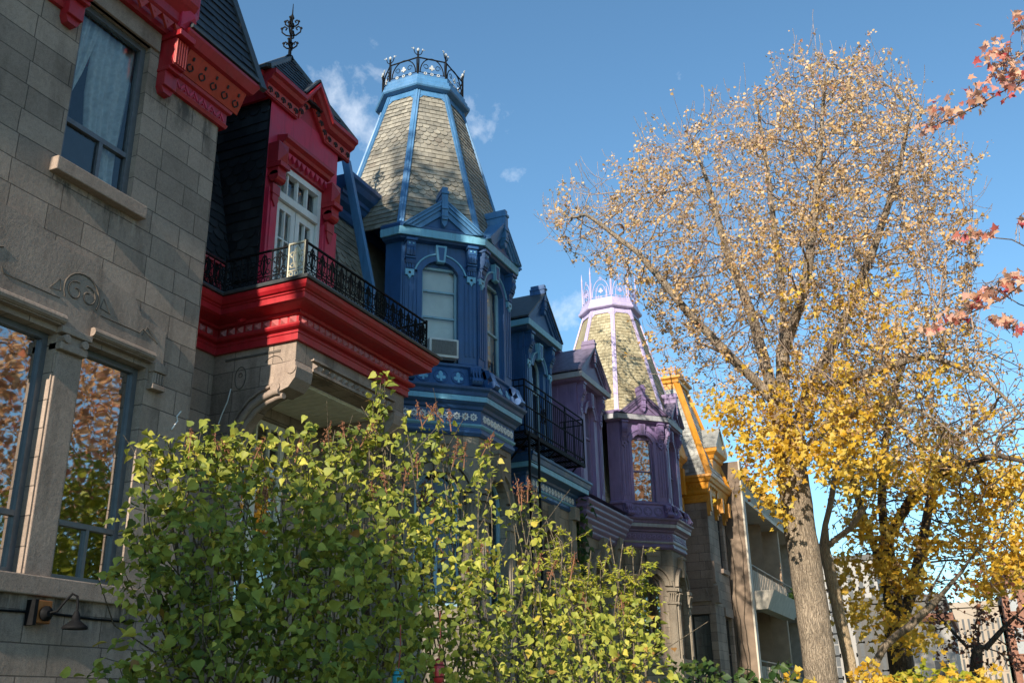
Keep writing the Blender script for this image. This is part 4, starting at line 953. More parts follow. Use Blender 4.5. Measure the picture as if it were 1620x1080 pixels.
# ---- blue house
HB=thing('blue_house','house with royal blue bay, sky blue trim and tall grey slate tower','house',(-1,17.5,0))
cb=dict(wall=M['blue'],deep=M['blue'],mid=M['blue_mid'],cornice=M['blue'],accent=M['blue_light'],band=M['blue_light'],flower=M['white'],frame=M['blue_frame'],glass=M['glass_soft'],glass_low=M['glass_dim'],flash=M['lead'],slate=M['slate_grey'],trim=M['blue_mid'],crest=M['iron'],crest_tip=M['silver'],cornice_top=M['blue'])
tower_bay(HB,16.1,0,cb,True)
dormer(HB,19.5,21.05,0,cb,True)
porch(HB,19.35,22.25,0,cb,True)
main_roof(HB,13.45,22.4,0,cb,M['slate_grey'],((13.5,14.4),(17.8,19.5),(21.05,22.3)))
# ladder balcony
bal=MB(); zf=7.12; FQ=front(.08)
y0,y1=18.2,21.7
for k in range(9): bal.bar((.08-k*.065,y0,zf),(.08-k*.065,y1,zf),.035,.012)
for y in np.linspace(y0,y1,7): bal.bar((-.55,y,zf-.02),(.1,y,zf-.02),.05,.04)
bal.bar((.1,y0,zf-.03),(.1,y1,zf-.03),.05,.09); bal.bar((-.5,y0,zf-.03),(-.5,y1,zf-.03),.05,.08)
for y in (y0+.3,y1-.3,(y0+y1)/2): bal.tube([(.05,y,zf-.05),(-.6,y,zf-.75)],.02,6)
bo=bal.build('fire_escape_balcony',M['iron'],HB)
rl=MB()
for zr in (1.12,.98,.12,.55): rl.bar((.1,y0,zf+zr),(.1,y1,zf+zr),.03,.02)
for p,q in (((.1,y0),(-.5,y0)),((.1,y1),(-.5,y1))):
    for zr in (1.12,.98,.12): rl.bar((*p,zf+zr),(*q,zf+zr),.03,.02)
    for k in range(6): rl.bar((p[0]+(q[0]-p[0])*k/5,p[1],zf),(p[0]+(q[0]-p[0])*k/5,p[1],zf+1.12),.014,.014,(1,0,0))
n=30
for k in range(n+1):
    y=y0+(y1-y0)*k/n; rl.bar((.1,y,zf),(.1,y,zf+(1.12 if k%10==0 else .98)),.03 if k%10==0 else .013,.03 if k%10==0 else .013,(1,0,0))
FQ2=front(.1)
for cy in (19.2,): 
    for s in (-1,1): rl.tube([FQ2(cy+s*(.1+.07*math.cos(t)),zf+.55+.3*(t-3)/3+.06*math.sin(t*2),.0) for t in [q*.4 for q in range(16)]],.012,5)
    rl.tube([FQ2(cy+.12*math.cos(t),zf+.55+.16*math.sin(t),0) for t in [q*.5 for q in range(14)]],.012,5)
rl.build('balcony_railing',M['iron'],bo)
ld=MB()
for y in (18.35,18.85): ld.tube([(.12,y,.2),(.12,y,zf)],.028,6)
for k in range(22): ld.tube([(.12,18.35,.5+k*.3),(.12,18.85,.5+k*.3)],.012,5)
ld.build('ladder',M['iron'],bo)
# air conditioner resting in the blue bay window
AC=thing('air_conditioner','white window air conditioner with grey grille sticking out of the blue bay window','air conditioner',(-.1,14.9,7.6))
pa=octag(.4,16.1,.69,1.06,1.06); a=Vector((*pa[1],0)); bq=Vector((*pa[2],0)); FB_=frame(a,bq-a); Lq=(bq-a).length
m=MB(); m.box(FB_,Lq/2-.24,Lq/2+.31,7.64,8.0,-.25,.20); m.build('casing',M['ac'],AC,bevel=.012)
m=MB(); m.box(FB_,Lq/2-.20,Lq/2+.27,7.69,7.96,.201,.206)
for k in range(13): m.box(FB_,Lq/2-.2,Lq/2+.27,7.695+k*.0205,7.703+k*.0205,.206,.216)
for k in range(7): m.box(FB_,Lq/2-.12+k*.05+.02,Lq/2-.115+k*.05+.02,7.69,7.96,.21,.218)
m.build('grille',M['ac_grille'],AC)
m=MB(); m.box(FB_,Lq/2-.18,Lq/2+.25,7.60,7.638,0,.17); m.build('drip_tray',M['dark_frame'],AC)
m=MB(); m.box(FB_,Lq/2-.33,Lq/2-.242,7.645,8.0,-.11,-.06); m.build('side_panel',M['ac'],AC)

# ---- purple house
HC=thing('purple_house','house with violet bay and tan slate tower with pale lilac ribs','house',(-1,26.5,0))
cc=dict(wall=M['purple'],deep=M['purple_dark'],mid=M['purple'],cornice=M['purple_dark'],accent=M['purple'],band=M['purple_band'],flower=M['purple'],frame=M['purple'],glass=M['glass_mirror'],glass_low=M['glass_mirror'],flash=M['lead_violet'],slate=M['slate_tan'],trim=M['lilac'],crest=M['lilac'],crest_tip=M['lilac'],cornice_top=M['purple_dark'])
tower_bay(HC,28.52,-.35,cc,False)
dormer(HC,22.86,24.62,-.25,cc,False)
porch(HC,22.75,25.5,-.25,cc,False)
main_roof(HC,22.4,31.0,-.15,cc,M['slate_tan'],((24.6,26.9),(30.3,31)))

# ------------------------------------------------------------------ house D : orange trimmed stone house
HD=thing('orange_trimmed_house','brown stone house with orange cornices and steep silver slate roof','house',(-1,34,0))
X=.2; F=front(X); Y0,Y1=33.4,35.95
m=MB(); wall_holes(m,F,Y0,Y1,0,8.9,[(34.85,35.6,6.2,8.9),(34.75,35.7,1.8,4.6)],.2)
m.poly([(X,Y1,0),(-2,Y1,0),(-2,Y1,8.9),(X,Y1,8.9)])
FS=side(Y0); wall_holes(m,FS,-1.2,X,0,8.4,[(-.62,-.02,1.6,4.6)],.2)
m.poly([(-1,31,0),(-1,33.4,0),(-1,33.4,8.3),(-1,31,8.3)]); m.poly([(-9,31,0),(-9,36,0),(-9,36,12),(-9,31,12)]); m.poly([(-9,36,0),(-1,36,0),(-1,36,12),(-9,36,12)])
m.build('wall',M['stone'],HD)
sash(HD,F,34.85,35.6,6.2,8.9,-.12,M['dark_frame'],M['glass'],.06,rails=(7.6,)); sash(HD,F,34.75,35.7,1.8,4.6,-.12,M['dark_frame'],M['glass'],.06,rails=(3.4,)); sash(HD,FS,-.62,-.02,1.6,4.6,-.1,M['dark_frame'],M['glass_mirror'],.06,rails=(2.4,))
m=MB(); m.box(F,34.75,35.7,6.05,6.2,-.1,.09); m.build('window_sill',M['stone_plain'],HD,bevel=.01)
m=MB(); m.box(F,34.65,35.8,4.6,4.9,-.05,.06); m.build('lintel',M['stone_plain'],HD,bevel=.01)
m=MB(); m.box(FS,-.72,.05,4.6,4.85,-.05,.05); m.build('lintel',M['stone_plain'],HD,bevel=.01)
m=MB(); m.prism(F,[(33.4,4.95),(33.9,4.95),(33.75,5.3),(33.4,5.5)],0,.15); m.build('stone_corbel',M['stone_plain'],HD,bevel=.01)
m=MB(); m.prism(F,[(33.4,5.6),(33.7,5.6),(33.6,6.1),(33.4,6.3)],0,.09); m.build('stone_corbel',M['stone_plain'],HD,bevel=.01)
m=MB(); m.prism(FS,[(-.7,5.0),(.1,5.0),(-.05,5.4),(-.6,5.4)],0,.1); m.build('stone_corbel',M['stone_plain'],HD,bevel=.01)
pth=[(-1.2,Y0),(X,Y0),(X,Y1),(-1.2,Y1)]
m=MB(); m.sweep(pth,[(0,8.3),(.04,8.3),(.06,8.38),(.06,8.55),(.10,8.58),(.12,8.64),(.12,8.7),(.2,8.95),(.26,8.98),(.3,9.08),(.34,9.12),(.34,9.2),(0,9.25)]); m.build('cornice',M['orange'],HD)
m=MB()
for Fq,a,b in ((FS,-1.1,.15),(F,33.45,34.6)):
    n=int((b-a)/.25)
    for k in range(n):
        u=a+(k+.5)*(b-a)/n; m.tube([Fq(u+.08*math.cos(t),8.83+.06*math.sin(t),.175+.0) for t in [q*.6 for q in range(9)]],.018,5); m.bar(Fq(u-.1,8.42,.07),Fq(u+.1,8.5,.07),.03,.02,(1,1,0))
m.build('cornice_ornament',M['orange'],HD)
for y in (Y0+.12,34.6,35.75):
    b=MB(); b.prism(F,[(y-.1,8.0),(y+.1,8.0),(y+.12,8.9),(y-.12,8.9)],0,.16); b.prism(F,[(y-.08,7.85),(y+.08,7.85),(y+.1,8.0),(y-.1,8.0)],0,.1); b.build('bracket',M['orange'],HD,bevel=.01)
# steep truncated roof
zb,zt=9.2,12.8; bq=[Vector(p) for p in ((-3.2,Y0-.1,zb),(X+.2,Y0-.1,zb),(X+.2,Y1+.1,zb),(-3.2,Y1+.1,zb))]
tq=[Vector(p) for p in ((-1.9,33.72,zt),(-.6,33.72,zt),(-.6,35.0,zt),(-1.9,35.0,zt))]
m=MB()
for k in range(4):
    q=(k+1)%4; m.poly([bq[k],bq[q],tq[q],tq[k]],.3)
    if k in (0,1): slates(m,bq[k],bq[q],tq[k],tq[q],.15,.2,(5,5))
m.build('slate_roof',M['slate_silver'],HD)
m=MB()
for k in range(4):
    d=Vector((1 if k in (1,2) else -1,-1 if k<2 else 1,0)).normalized(); m.bar(bq[k]+d*.03,tq[k]+d*.03,.2,.1,d)
m.sweep([(p.x,p.y) for p in tq],[(0,zt-.25),(.06,zt-.22),(.06,zt-.02),(.12,zt),(.14,zt+.1),(.22,zt+.16),(.22,zt+.24),(0,zt+.26)],closed=True); m.poly([(p.x,p.y,zt+.25) for p in tq]); m.build('roof_trim',M['orange'],HD)
m=MB()
for k in range(4):
    A=Vector((tq[k].x,tq[k].y,0)); B=Vector((tq[(k+1)%4].x,tq[(k+1)%4].y,0)); Fk=frame(A,B-A); L=(B-A).length; z0=zt+.26; n=5
    m.bar(Fk(0,z0+.04),Fk(L,z0+.04),.02,.02); m.bar(Fk(0,z0+.34),Fk(L,z0+.34),.02,.02)
    for j in range(n):
        u=(j+.5)*L/n; m.tube([Fk(u+.11*math.cos(t),z0+.19+.13*math.sin(t)) for t in [q*.52 for q in range(13)]],.016,5); m.prism(Fk,trefoil(Fk,u,z0+.2,0,.09),-.012,.012); m.lathe(Fk(u,z0+.36),[(.012,-.02),(.03,.03),(.006,.09)],6)
m.build('roof_crest',M['orange'],HD)
# dormer on the front slope
Xd=.28; Fd=front(Xd); a,b=34.62,35.85
m=MB(); m.box(Fd,a,a+.2,8.4,10.15,-1,0); m.box(Fd,b-.2,b,8.4,10.15,-1,0); m.box(Fd,a+.2,b-.2,9.7,10.15,-1,0); m.sweep([(-.8,a),(Xd,a),(Xd,b),(-.8,b)],[(0,10.05),(.06,10.08),(.1,10.2),(.22,10.3),(.24,10.42),(0,10.45)])
m.prism(Fd,[(a-.1,10.43),(b+.1,10.43),((a+b)/2,11.2)],-.05,.2)
for s in (a,b-.2): m.prism(Fd,[(s,8.1),(s+.2,8.1),(s+.22,8.6),(s-.02,8.6)],0,.22)
m.build('dormer',M['orange'],HD,bevel=.01)
m=MB(); cmid=(a+b)/2
for s in (a-.25,b+.25): m.hexa([Fd(s,10.43,-1.4),Fd(cmid,11.25,-1.4),Fd(cmid,11.25,.24),Fd(s,10.43,.24),Fd(s,10.5,-1.4),Fd(cmid,11.33,-1.4),Fd(cmid,11.33,.24),Fd(s,10.5,.24)])
m.build('dormer_roof',M['slate_silver'],HD)
# orange dormer beside the violet bay
m=MB(); Fe=front(-.55); m.box(Fe,31.6,33.0,7.4,9.7,-1,0); m.sweep([(-1.5,31.6),(-.55,31.6),(-.55,33.0),(-1.5,33.0)],[(0,9.4),(.08,9.45),(.12,9.6),(.25,9.75),(.27,9.9),(0,9.95)])
for s in (31.62,32.75): m.prism(Fe,[(s,8.5),(s+.22,8.5),(s+.24,9.4),(s,9.4)],0,.2); m.box(Fe,s+.03,s+.2,7.4,8.4,0,.1)
m.prism(Fe,[(31.3,9.93),(33.3,9.93),(32.3,10.7)],-1,.22)
m.sweep([(-1,31),(-1,33.4)],[(0,6.7),(.1,6.75),(.2,7.0),(.35,7.1),(.38,7.3),(0,7.4)])
m.build('recessed_dormer',M['orange'],HD,bevel=.01)
m=MB(); m.poly([(-1.05,31,7.3),(-1.05,33.4,7.3),(-2,33.4,10.5),(-2,31,10.5)],.3); slates(m,(-1.04,31,7.3),(-1.04,33.4,7.3),(-1.99,31,10.5),(-1.99,33.4,10.5),.15,.2,(5,5)); m.poly([(-2,31,10.5),(-2,36,10.5),(-9,36,10.5),(-9,31,10.5)],.4); m.build('mansard_roof',M['slate_silver'],HD)
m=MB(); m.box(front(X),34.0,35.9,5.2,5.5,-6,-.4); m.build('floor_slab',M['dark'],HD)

# ------------------------------------------------------------------ apartment block
AP=thing('apartment_building','low concrete apartment block with deep balconies beyond the orange trimmed house','building',(-1,42,0))
XA=.85; FA3=front(XA); a,b=36.6,48.3
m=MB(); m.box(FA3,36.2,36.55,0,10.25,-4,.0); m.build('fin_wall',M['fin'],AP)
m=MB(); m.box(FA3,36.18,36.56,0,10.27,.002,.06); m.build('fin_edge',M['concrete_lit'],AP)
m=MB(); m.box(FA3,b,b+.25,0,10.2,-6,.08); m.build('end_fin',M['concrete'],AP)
m=MB(); m.box(FA3,a,b,9.0,9.78,-8,-.05); m.build('roof_fascia',M['concrete'],AP)
m=MB(); m.box(FA3,a,b+.3,9.78,9.9,-8,.12); m.build('roof_edge',M['lead'],AP)
m=MB(); m.box(FA3,a,b,8.86,9.0,-3.2,.02); m.build('roof_soffit',M['concrete_lit'],AP)
m=MB(); FB2=front(XA-2.4)
wall_holes(m,FB2,a,b,0,9.0,[(39.2,40.6,6.0,8.3),(43.8,46.0,6.0,8.3),(39.5,44.2,2.6,4.8)],.15)
for y in (41.9,42.2): m.poly([(XA-2.4,y,0),(XA-.5,y,0),(XA-.5,y,9),(XA-2.4,y,9)])
m.build('wall',M['apt'],AP)
m=MB(); m.box(FA3,44.0,44.3,0,8.9,-2.4,-.15); m.build('divider_wall',M['apt'],AP)
sash(AP,FB2,39.2,40.6,6.0,8.3,-.05,M['white'],M['glass'],.1,mulls=((39.9,6.1,8.2,.08),),name='balcony_door')
sash(AP,FB2,43.8,46.0,6.0,8.3,-.05,M['white'],M['glass'],.1,mulls=((44.9,6.1,8.2,.08),),name='balcony_door'); sash(AP,FB2,39.5,44.2,2.6,4.8,-.05,M['dark_frame'],M['glass'],.08,rails=(3.8,),mulls=((40.4,2.7,4.7,.06),(41.3,2.7,4.7,.06),(42.3,2.7,4.7,.06),(43.2,2.7,4.7,.06)))
for zf_,nm in ((5.55,'balcony_floor'),(2.2,'balcony_floor')):
    m=MB(); m.box(FA3,a,b,zf_-.25,zf_,-2.4,.02); m.build(nm,M['concrete_lit'],AP)
m=MB(); m.hexa([FA3(a+.1,4.95,.03),FA3(42.2,4.95,.03),FA3(42.2,4.95,.45),FA3(a+.1,4.95,.45),FA3(a+.1,5.6,.03),FA3(42.2,5.6,.03),FA3(42.2,5.6,.75),FA3(a+.1,5.6,.75)]); m.build('flower_box',M['concrete_lit'],AP)
for z_ in (5.55,2.2):
    m=MB(); m.box(FA3,a+.05,43.9,z_+.02,z_+.85,-.08,-.03)
    for k in range(22): m.box(FA3,a+.1+k*.34,a+.13+k*.34,z_+.02,z_+.85,-.03,-.015)
    m.build('balcony_panel',M['concrete'],AP)
    m=MB(); m.tube([FA3(a,z_+1.02,-.05),FA3(b,z_+1.02,-.05)],.03,6)
    for k in range(9): m.tube([FA3(a+.1+k*1.43,z_,-.05),FA3(a+.1+k*1.43,z_+1.02,-.05)],.02,6)
    m.box(FA3,44.1,b,z_+.02,z_+.7,-.08,-.05); m.build('balcony_railing',M['bldg_pale'],AP)
for z_,y in ((8.55,38.6),(5.0,38.8)):
    m=MB(); m.lathe((XA-.9,y,z_),[(.05,-.2),(.17,-.13),(.2,0),(.17,.13),(.05,.2),(.04,.3)],14); m.build('globe_light',M['white'],AP,smooth=True)
# ------------------------------------------------------------------ camera model (measured from the photograph) used to choose real positions
CAMP=np.array([8.,0.,1.6])
RC=np.array([[0.90952235,0.16203579,0.38277083],[0.4152618,-0.31417833,-0.8537269],[-0.01807602,0.93543379,-0.35303949]])
FPX=1562.466
def ray(px,py):
    d=RC@np.array([px-810.,-(py-540.),-FPX]); return d/np.linalg.norm(d)
def atY(px,py,Y): d=ray(px,py); return CAMP+d*((Y-CAMP[1])/d[1])
def atD(px,py,D):
    d=ray(px,py); return CAMP+d*(D/math.hypot(d[0],d[1]))
rng=np.random.default_rng(11)

# ------------------------------------------------------------------ foliage
def T_heart():
    v=[(0,0,0),(.20,-.06,.03),(.45,.14,.10),(.40,.42,.09),(.15,.78,.0),(0,1.08,-.18),(0,.42,-.02)]
    vs=v+[(-x,y,z) for x,y,z in v[1:5]]
    return np.array(vs),[(0,1,2,3,6),(6,3,4,5),(0,6,9,8,7),(6,5,10,9)]
def T_kite(): return np.array([(0,0,0),(.42,.42,.1),(0,1,-.06),(-.42,.45,.1)]),[(0,1,2),(0,2,3)]
def T_maple():
    p=[(0,0),(.16,.10),(.46,.02),(.38,.24),(.62,.50),(.36,.48),(.24,.56),(.16,.74),(0,1.05)]
    r=[(x,y,.16*abs(x)-.12*max(0,y-.6)) for x,y in p]; l=[(-x,y,z) for x,y,z in r[1:-1]]
    vs=r+l+[(0,.45,0)]; c=len(vs)-1
    f=[(c,0,1),(c,1,2,3),(c,3,4,5),(c,5,6),(c,6,7,8)]; k=len(r)
    f+=[(c,k,0),(c,k+2,k+1,k),(c,k+4,k+3,k+2),(c,k+5,k+4),(c,8,k+6,k+5)]
    return np.array(vs),f
def T_leaflet(): return np.array([(0,0,0),(.17,.4,.05),(0,1,-.1),(-.17,.4,.05)]),[(0,1,2),(0,2,3)]
def leaf_object(name,mat,parent,pos,size,tmpl,normal=(0,0,1),nvar=.7,droop=.4,tints=None,away=None):
    N=len(pos); V,Fs=tmpl; k=len(V)
    n=np.array(normal)[None,:]+rng.normal(0,nvar,(N,3)); n/=np.linalg.norm(n,axis=1,keepdims=True)
    d=rng.normal(0,1,(N,3)); d[:,2]=d[:,2]*.5-droop
    if away is not None: d+=away*1.2
    d-=n*np.sum(d*n,axis=1,keepdims=True); d/=np.linalg.norm(d,axis=1,keepdims=True)+1e-9
    x=np.cross(d,n)
    fold=rng.uniform(.3,1.8,(N,1,1))
    P=pos[:,None,:]+size[:,None,None]*(V[None,:,0:1]*x[:,None,:]+V[None,:,1:2]*d[:,None,:]+fold*V[None,:,2:3]*n[:,None,:])
    verts=P.reshape(-1,3)
    me=bpy.data.meshes.new(name); me.vertices.add(len(verts)); me.vertices.foreach_set('co',verts.ravel())
    tot=[len(f) for f in Fs]; ls=sum(tot)
    flat=np.concatenate([np.array(f) for f in Fs]); idx=(np.arange(N)[:,None]*k+flat[None,:]).ravel()
    me.loops.add(N*ls); me.loops.foreach_set('vertex_index',idx.astype(np.int32))
    me.polygons.add(N*len(Fs)); st=np.concatenate([[0],np.cumsum(tot)[:-1]]); starts=(np.arange(N)[:,None]*ls+st[None,:]).ravel()
    me.polygons.foreach_set('loop_start',starts.astype(np.int32))
    me.update(calc_edges=True); me.validate()
    if tints is None: tints=rng.random(N)
    at=me.attributes.new('tint','FLOAT','FACE'); at.data.foreach_set('value',np.repeat(tints,len(Fs)).astype(np.float32))
    me.materials.append(mat); o=bpy.data.objects.new(name,me); COL.objects.link(o)
    if parent is not None:
        o.parent=parent; o.matrix_parent_inverse=Matrix.Translation(-parent.matrix_basis.translation)
    return o

def grow(chains, attr, D=.4, di=2.5, dk=.8, iters=90, up=.08, jit=.15):
    """space colonisation: chains seed the limbs, attractors pull the twigs"""
    pos=[]; par=[]
    for ch in chains:
        start=ch[0]; pts=[Vector(p) for p in ch[1]]
        prev=start
        for a,b in zip(pts,pts[1:]):
            n=max(1,int((b-a).length/D))
            for k in range(n):
                if prev is None: pos.append(a.copy()); par.append(-1); prev=0
                p=a.lerp(b,(k+1)/n); p+=Vector((rnd.uniform(-1,1),rnd.uniform(-1,1),rnd.uniform(-1,1)))*.05*D
                pos.append(p); par.append(prev if prev>=0 else nearest(pos,p)); prev=len(pos)-1
    A=[Vector(a) for a in attr]; alive=[True]*len(A); new0=0
    for it in range(iters):
        kd=kdtree.KDTree(len(pos))
        for i,p in enumerate(pos): kd.insert(p,i)
        kd.balance(); pull={}
        for i,a in enumerate(A):
            if not alive[i]: continue
            co,ix,dist=kd.find(a)
            if dist<dk: alive[i]=False; continue
            if dist<di: pull.setdefault(ix,Vector((0,0,0))); pull[ix]+=(a-co).normalized()
        if not pull: break
        cnt=0
        for ix,v in pull.items():
            if v.length<1e-4: continue
            d=(v.normalized()+Vector((rnd.gauss(0,jit),rnd.gauss(0,jit),up+rnd.gauss(0,jit)))).normalized()
            q=pos[ix]+d*D; co,j,dist=kd.find(q)
            if dist<D*.35: continue
            pos.append(q); par.append(ix); cnt+=1
        if cnt==0: break
    print('grow',it,len(pos),sum(alive)); return pos,par
def nearest(pos,p): return min(range(len(pos)-1),key=lambda i:(pos[i]-p).length)
def radii(pos,par,tip,e=2.25,rmax=None):
    n=len(pos); acc=[0.0]*n; 
    for i in range(n-1,-1,-1):
        if acc[i]==0: acc[i]=tip**e
        if par[i]>=0: acc[par[i]]+=acc[i]
    r=[a**(1/e) for a in acc]
    if rmax: 
        s=rmax/max(r); ex=math.log(rmax/tip)/math.log(max(r)/tip); T=math.log(max(r)/tip); r=[tip*math.exp(math.log(rmax/tip)*(math.log(max(1.0,x/tip))/T)**1.18) for x in r]
    return r
def branch_mesh(pos,par,r,thick=None):
    """continuous tapered tubes following the thickest child; returns (thick limbs, thin twigs)"""
    ch={}
    for i,p in enumerate(par): ch.setdefault(p,[]).append(i)
    m1=MB(); m2=MB(); stack=[(i,None) for i in ch.get(-1,[])]
    while stack:
        i,base=stack.pop(); line=[base] if base is not None else []; rr=[r[i]*1.05] if base is not None else []
        while True:
            line.append(i); rr.append(r[i]); k=ch.get(i,[])
            if not k: break
            k=sorted(k,key=lambda j:-r[j])
            for j in k[1:]: stack.append((j,i))
            i=k[0]
        big=max(rr)
        ns=12 if big>.15 else 7 if big>.05 else 5 if big>.02 else 3
        pts=[pos[j] for j in line]
        if len(pts)>=2: (m1 if thick and big>thick else m2).tube(pts,rr,ns,caps=False)
    return m1,m2

def crown_points(poly,n,Y0,depth,ylo=None,dist=False):
    """random points in a crown whose outline is a polygon seen from the camera, rounded in depth"""
    poly=np.array(poly,float); c=poly.mean(0); out=[]
    x0,y0=poly.min(0); x1,y1=poly.max(0)
    def inside(x,y):
        r=False; j=len(poly)-1
        for i in range(len(poly)):
            if (poly[i][1]>y)!=(poly[j][1]>y) and x<(poly[j][0]-poly[i][0])*(y-poly[i][1])/(poly[j][1]-poly[i][1])+poly[i][0]: r=not r
            j=i
        return r
    def edged(x,y):
        d=1e9
        for i in range(len(poly)):
            a=poly[i-1]; b=poly[i]; ab=b-a; t=np.clip(np.dot(np.array([x,y])-a,ab)/np.dot(ab,ab),0,1); d=min(d,np.linalg.norm(np.array([x,y])-a-ab*t))
        return d
    mx=max(x1-x0,y1-y0)*.42
    while len(out)<n:
        x=rng.uniform(x0,x1); y=rng.uniform(y0,y1)
        if not inside(x,y): continue
        e=min(1,edged(x,y)/mx); h=depth*math.sqrt(1-(1-e)**2)
        u=rng.uniform(-1,1); Yd=Y0+h*u
        out.append(atY(x,y,Yd))
    return np.array(out)

def twig_leaves(pos,par,r,rmax,per,spread):
    idx=[i for i in range(len(pos)) if r[i]<=rmax and par[i]>=0]
    P=[];A=[]
    for i in idx:
        a=np.array(pos[i]); b=np.array(pos[par[i]])
        for _ in range(rng.poisson(per)):
            P.append(b+(a-b)*rng.random()+rng.normal(0,spread,3)); A.append((a-b)/np.linalg.norm(a-b))
    return np.array(P),np.array(A)

# --- the big maple in front of the row
Yt=21.5; pt=lambda x,y,dy=0: tuple(atY(x,y,Yt+dy))
base=np.array(pt(1290,1000)); root=(base[0],base[1],-.1)
fork=pt(1250,730)
TR=thing('maple_tree','tall maple with thick grey brown trunk, pale gold leaves and bare upright twigs','tree',(root[0],root[1],0))
trunk=[root,pt(1290,1000),pt(1272,880),pt(1256,770),pt(1243,690)]
ch=[(None,trunk),
 (-2,[pt(1243,690),pt(1225,630,-.3),pt(1150,560,-.8),pt(1085,490,-1.2),pt(1010,400,-1.6),pt(930,340,-1.8)]),
 (-2,[pt(1225,630,-.3),pt(1190,500,.8),pt(1150,400,1.2),pt(1120,290,1.4),pt(1090,210,1.3)]),
 (-2,[pt(1243,690),pt(1238,600),pt(1240,480,.2),pt(1225,360,.1),pt(1210,240,.0),pt(1195,150)]),
 (-2,[pt(1240,560,.1),pt(1275,450,-.8),pt(1290,330,-1),pt(1300,200,-.8),pt(1305,110,-.6)]),
 (-2,[pt(1250,720),pt(1280,620,.6),pt(1330,520,1.2),pt(1380,400,1.4),pt(1420,280,1.2),pt(1440,180,1)]),
 (-2,[pt(1280,620,.6),pt(1370,590,-.6),pt(1470,560,-1),pt(1560,600,-1.2),pt(1640,680,-1.2)]),
 (-2,[pt(1248,740),pt(1300,680,-.8),pt(1380,640,-1.4),pt(1460,650,-1.8),pt(1530,700,-2)]),
 (-2,[pt(1150,560,-.8),pt(1100,540,-1.6),pt(1060,550,-2),pt(1030,560,-2.2)])]
crown=[(850,345),(885,400),(930,430),(1010,470),(1050,560),(1115,640),(1180,700),(1260,745),(1390,760),(1520,740),(1600,700),(1580,620),(1545,480),(1550,330),(1505,215),(1430,120),(1360,85),(1290,75),(1200,140),(1110,185),(1010,250),(910,290)]
att=crown_points(crown,16000,Yt,3.6)
from mathutils import noise as mnoise
att=np.array([a for a in att if mnoise.noise(Vector(a)*.55)+.45*mnoise.noise(Vector(a)*1.4)+rnd.uniform(-.12,.12)> -.20])
pos,par=grow(ch,att,.21,1.6,.27,80,.14,.18)
# long thin upright shoots at the crown's edge
npos=len(pos); kids=set(par)
tips=[i for i in range(npos) if i not in kids]
for i in tips:
    p=pos[i]; d=(p-pos[par[i]]).normalized(); prev=i
    for k in range(rnd.choice((1,2,3,4))):
        d=(d+Vector((rnd.gauss(0,.15),rnd.gauss(0,.15),.2))).normalized(); q=pos[prev]+d*.2; pos.append(q); par.append(prev); prev=len(pos)-1
print('maple nodes',len(pos),npos); rr0=radii(pos,par,.0055,2.3,.34)
for i in range(npos):
    if rr0[i]<.011 and par[i]>=0 and rnd.random()<.36:
        d=(pos[i]-pos[par[i]]).normalized(); prev=i
        for k in range(rnd.choice((2,3,4,5,6))):
            d=(d*.8+Vector((rnd.gauss(0,.09),rnd.gauss(0,.09),.36))).normalized(); pos.append(pos[prev]+d*.19); par.append(prev); prev=len(pos)-1
rr=radii(pos,par,.0058,2.3,.33)
m1,m2=branch_mesh(pos,par,rr,.05)
m1.build('trunk',M['bark'],TR,smooth=True,uv=False); m2.build('branches',M['bark_twig'],TR,smooth=True,uv=False)
P,A=twig_leaves(pos,par,rr,.0105,.85,.03)
P=np.repeat(P,4,axis=0)+rng.normal(0,.05,(len(P)*4,3)); keep=np.array([mnoise.noise(Vector(p)*.7)+.9*mnoise.noise(Vector(p)*1.9)>-.10 for p in P]); P=P[keep]
zr=(P[:,2]-5)/12; tn=np.clip(rng.normal(.45,.25,len(P))+(zr-.5)*.55,0,1)
yl=(P[:,2]<7.6+rng.normal(0,1.5,len(P))+1.2*np.sin(P[:,0]*1.3))&(rng.random(len(P))<.7)
leaf_object('leaves',M['leaf_gold'],TR,P[~yl],rng.uniform(.045,.10,(~yl).sum()),T_kite(),(-.2,-.6,.3),.8,.5,tn[~yl])
leaf_object('yellow_leaves',M['leaf_yellow'],TR,P[yl],rng.uniform(.06,.12,yl.sum()),T_maple(),(-.2,-.6,.3),.8,.5)
# denser yellow leaf masses low in the crown
lows=[]
for (x,y,w,h,n,dy) in ((1150,655,45,30,260,-1.5),(1210,700,60,45,420,-1),(1205,750,45,40,260,-1),(1240,640,70,40,300,-.5),(1330,650,60,35,200,-1.2),(1370,455,60,30,60,-1),(1400,500,55,40,90,-1.2),(1215,790,20,25,120,-1),(1240,815,14,20,70,-1),(1300,720,50,40,240,-1.6),(1480,600,60,30,120,-1),(1350,720,60,50,260,-2)):
    for _ in range(n): lows.append(atY(x+rng.normal(0,w*.55),y+rng.normal(0,h*.55),Yt+dy+rng.normal(0,.5)))
lows=np.array(lows); lows=lows[rng.random(len(lows))<.72]; leaf_object('leaf_cluster',M['leaf_yellow'],TR,lows,rng.uniform(.08,.15,len(lows)),T_maple(),(-.2,-.6,.4),.7,.6)

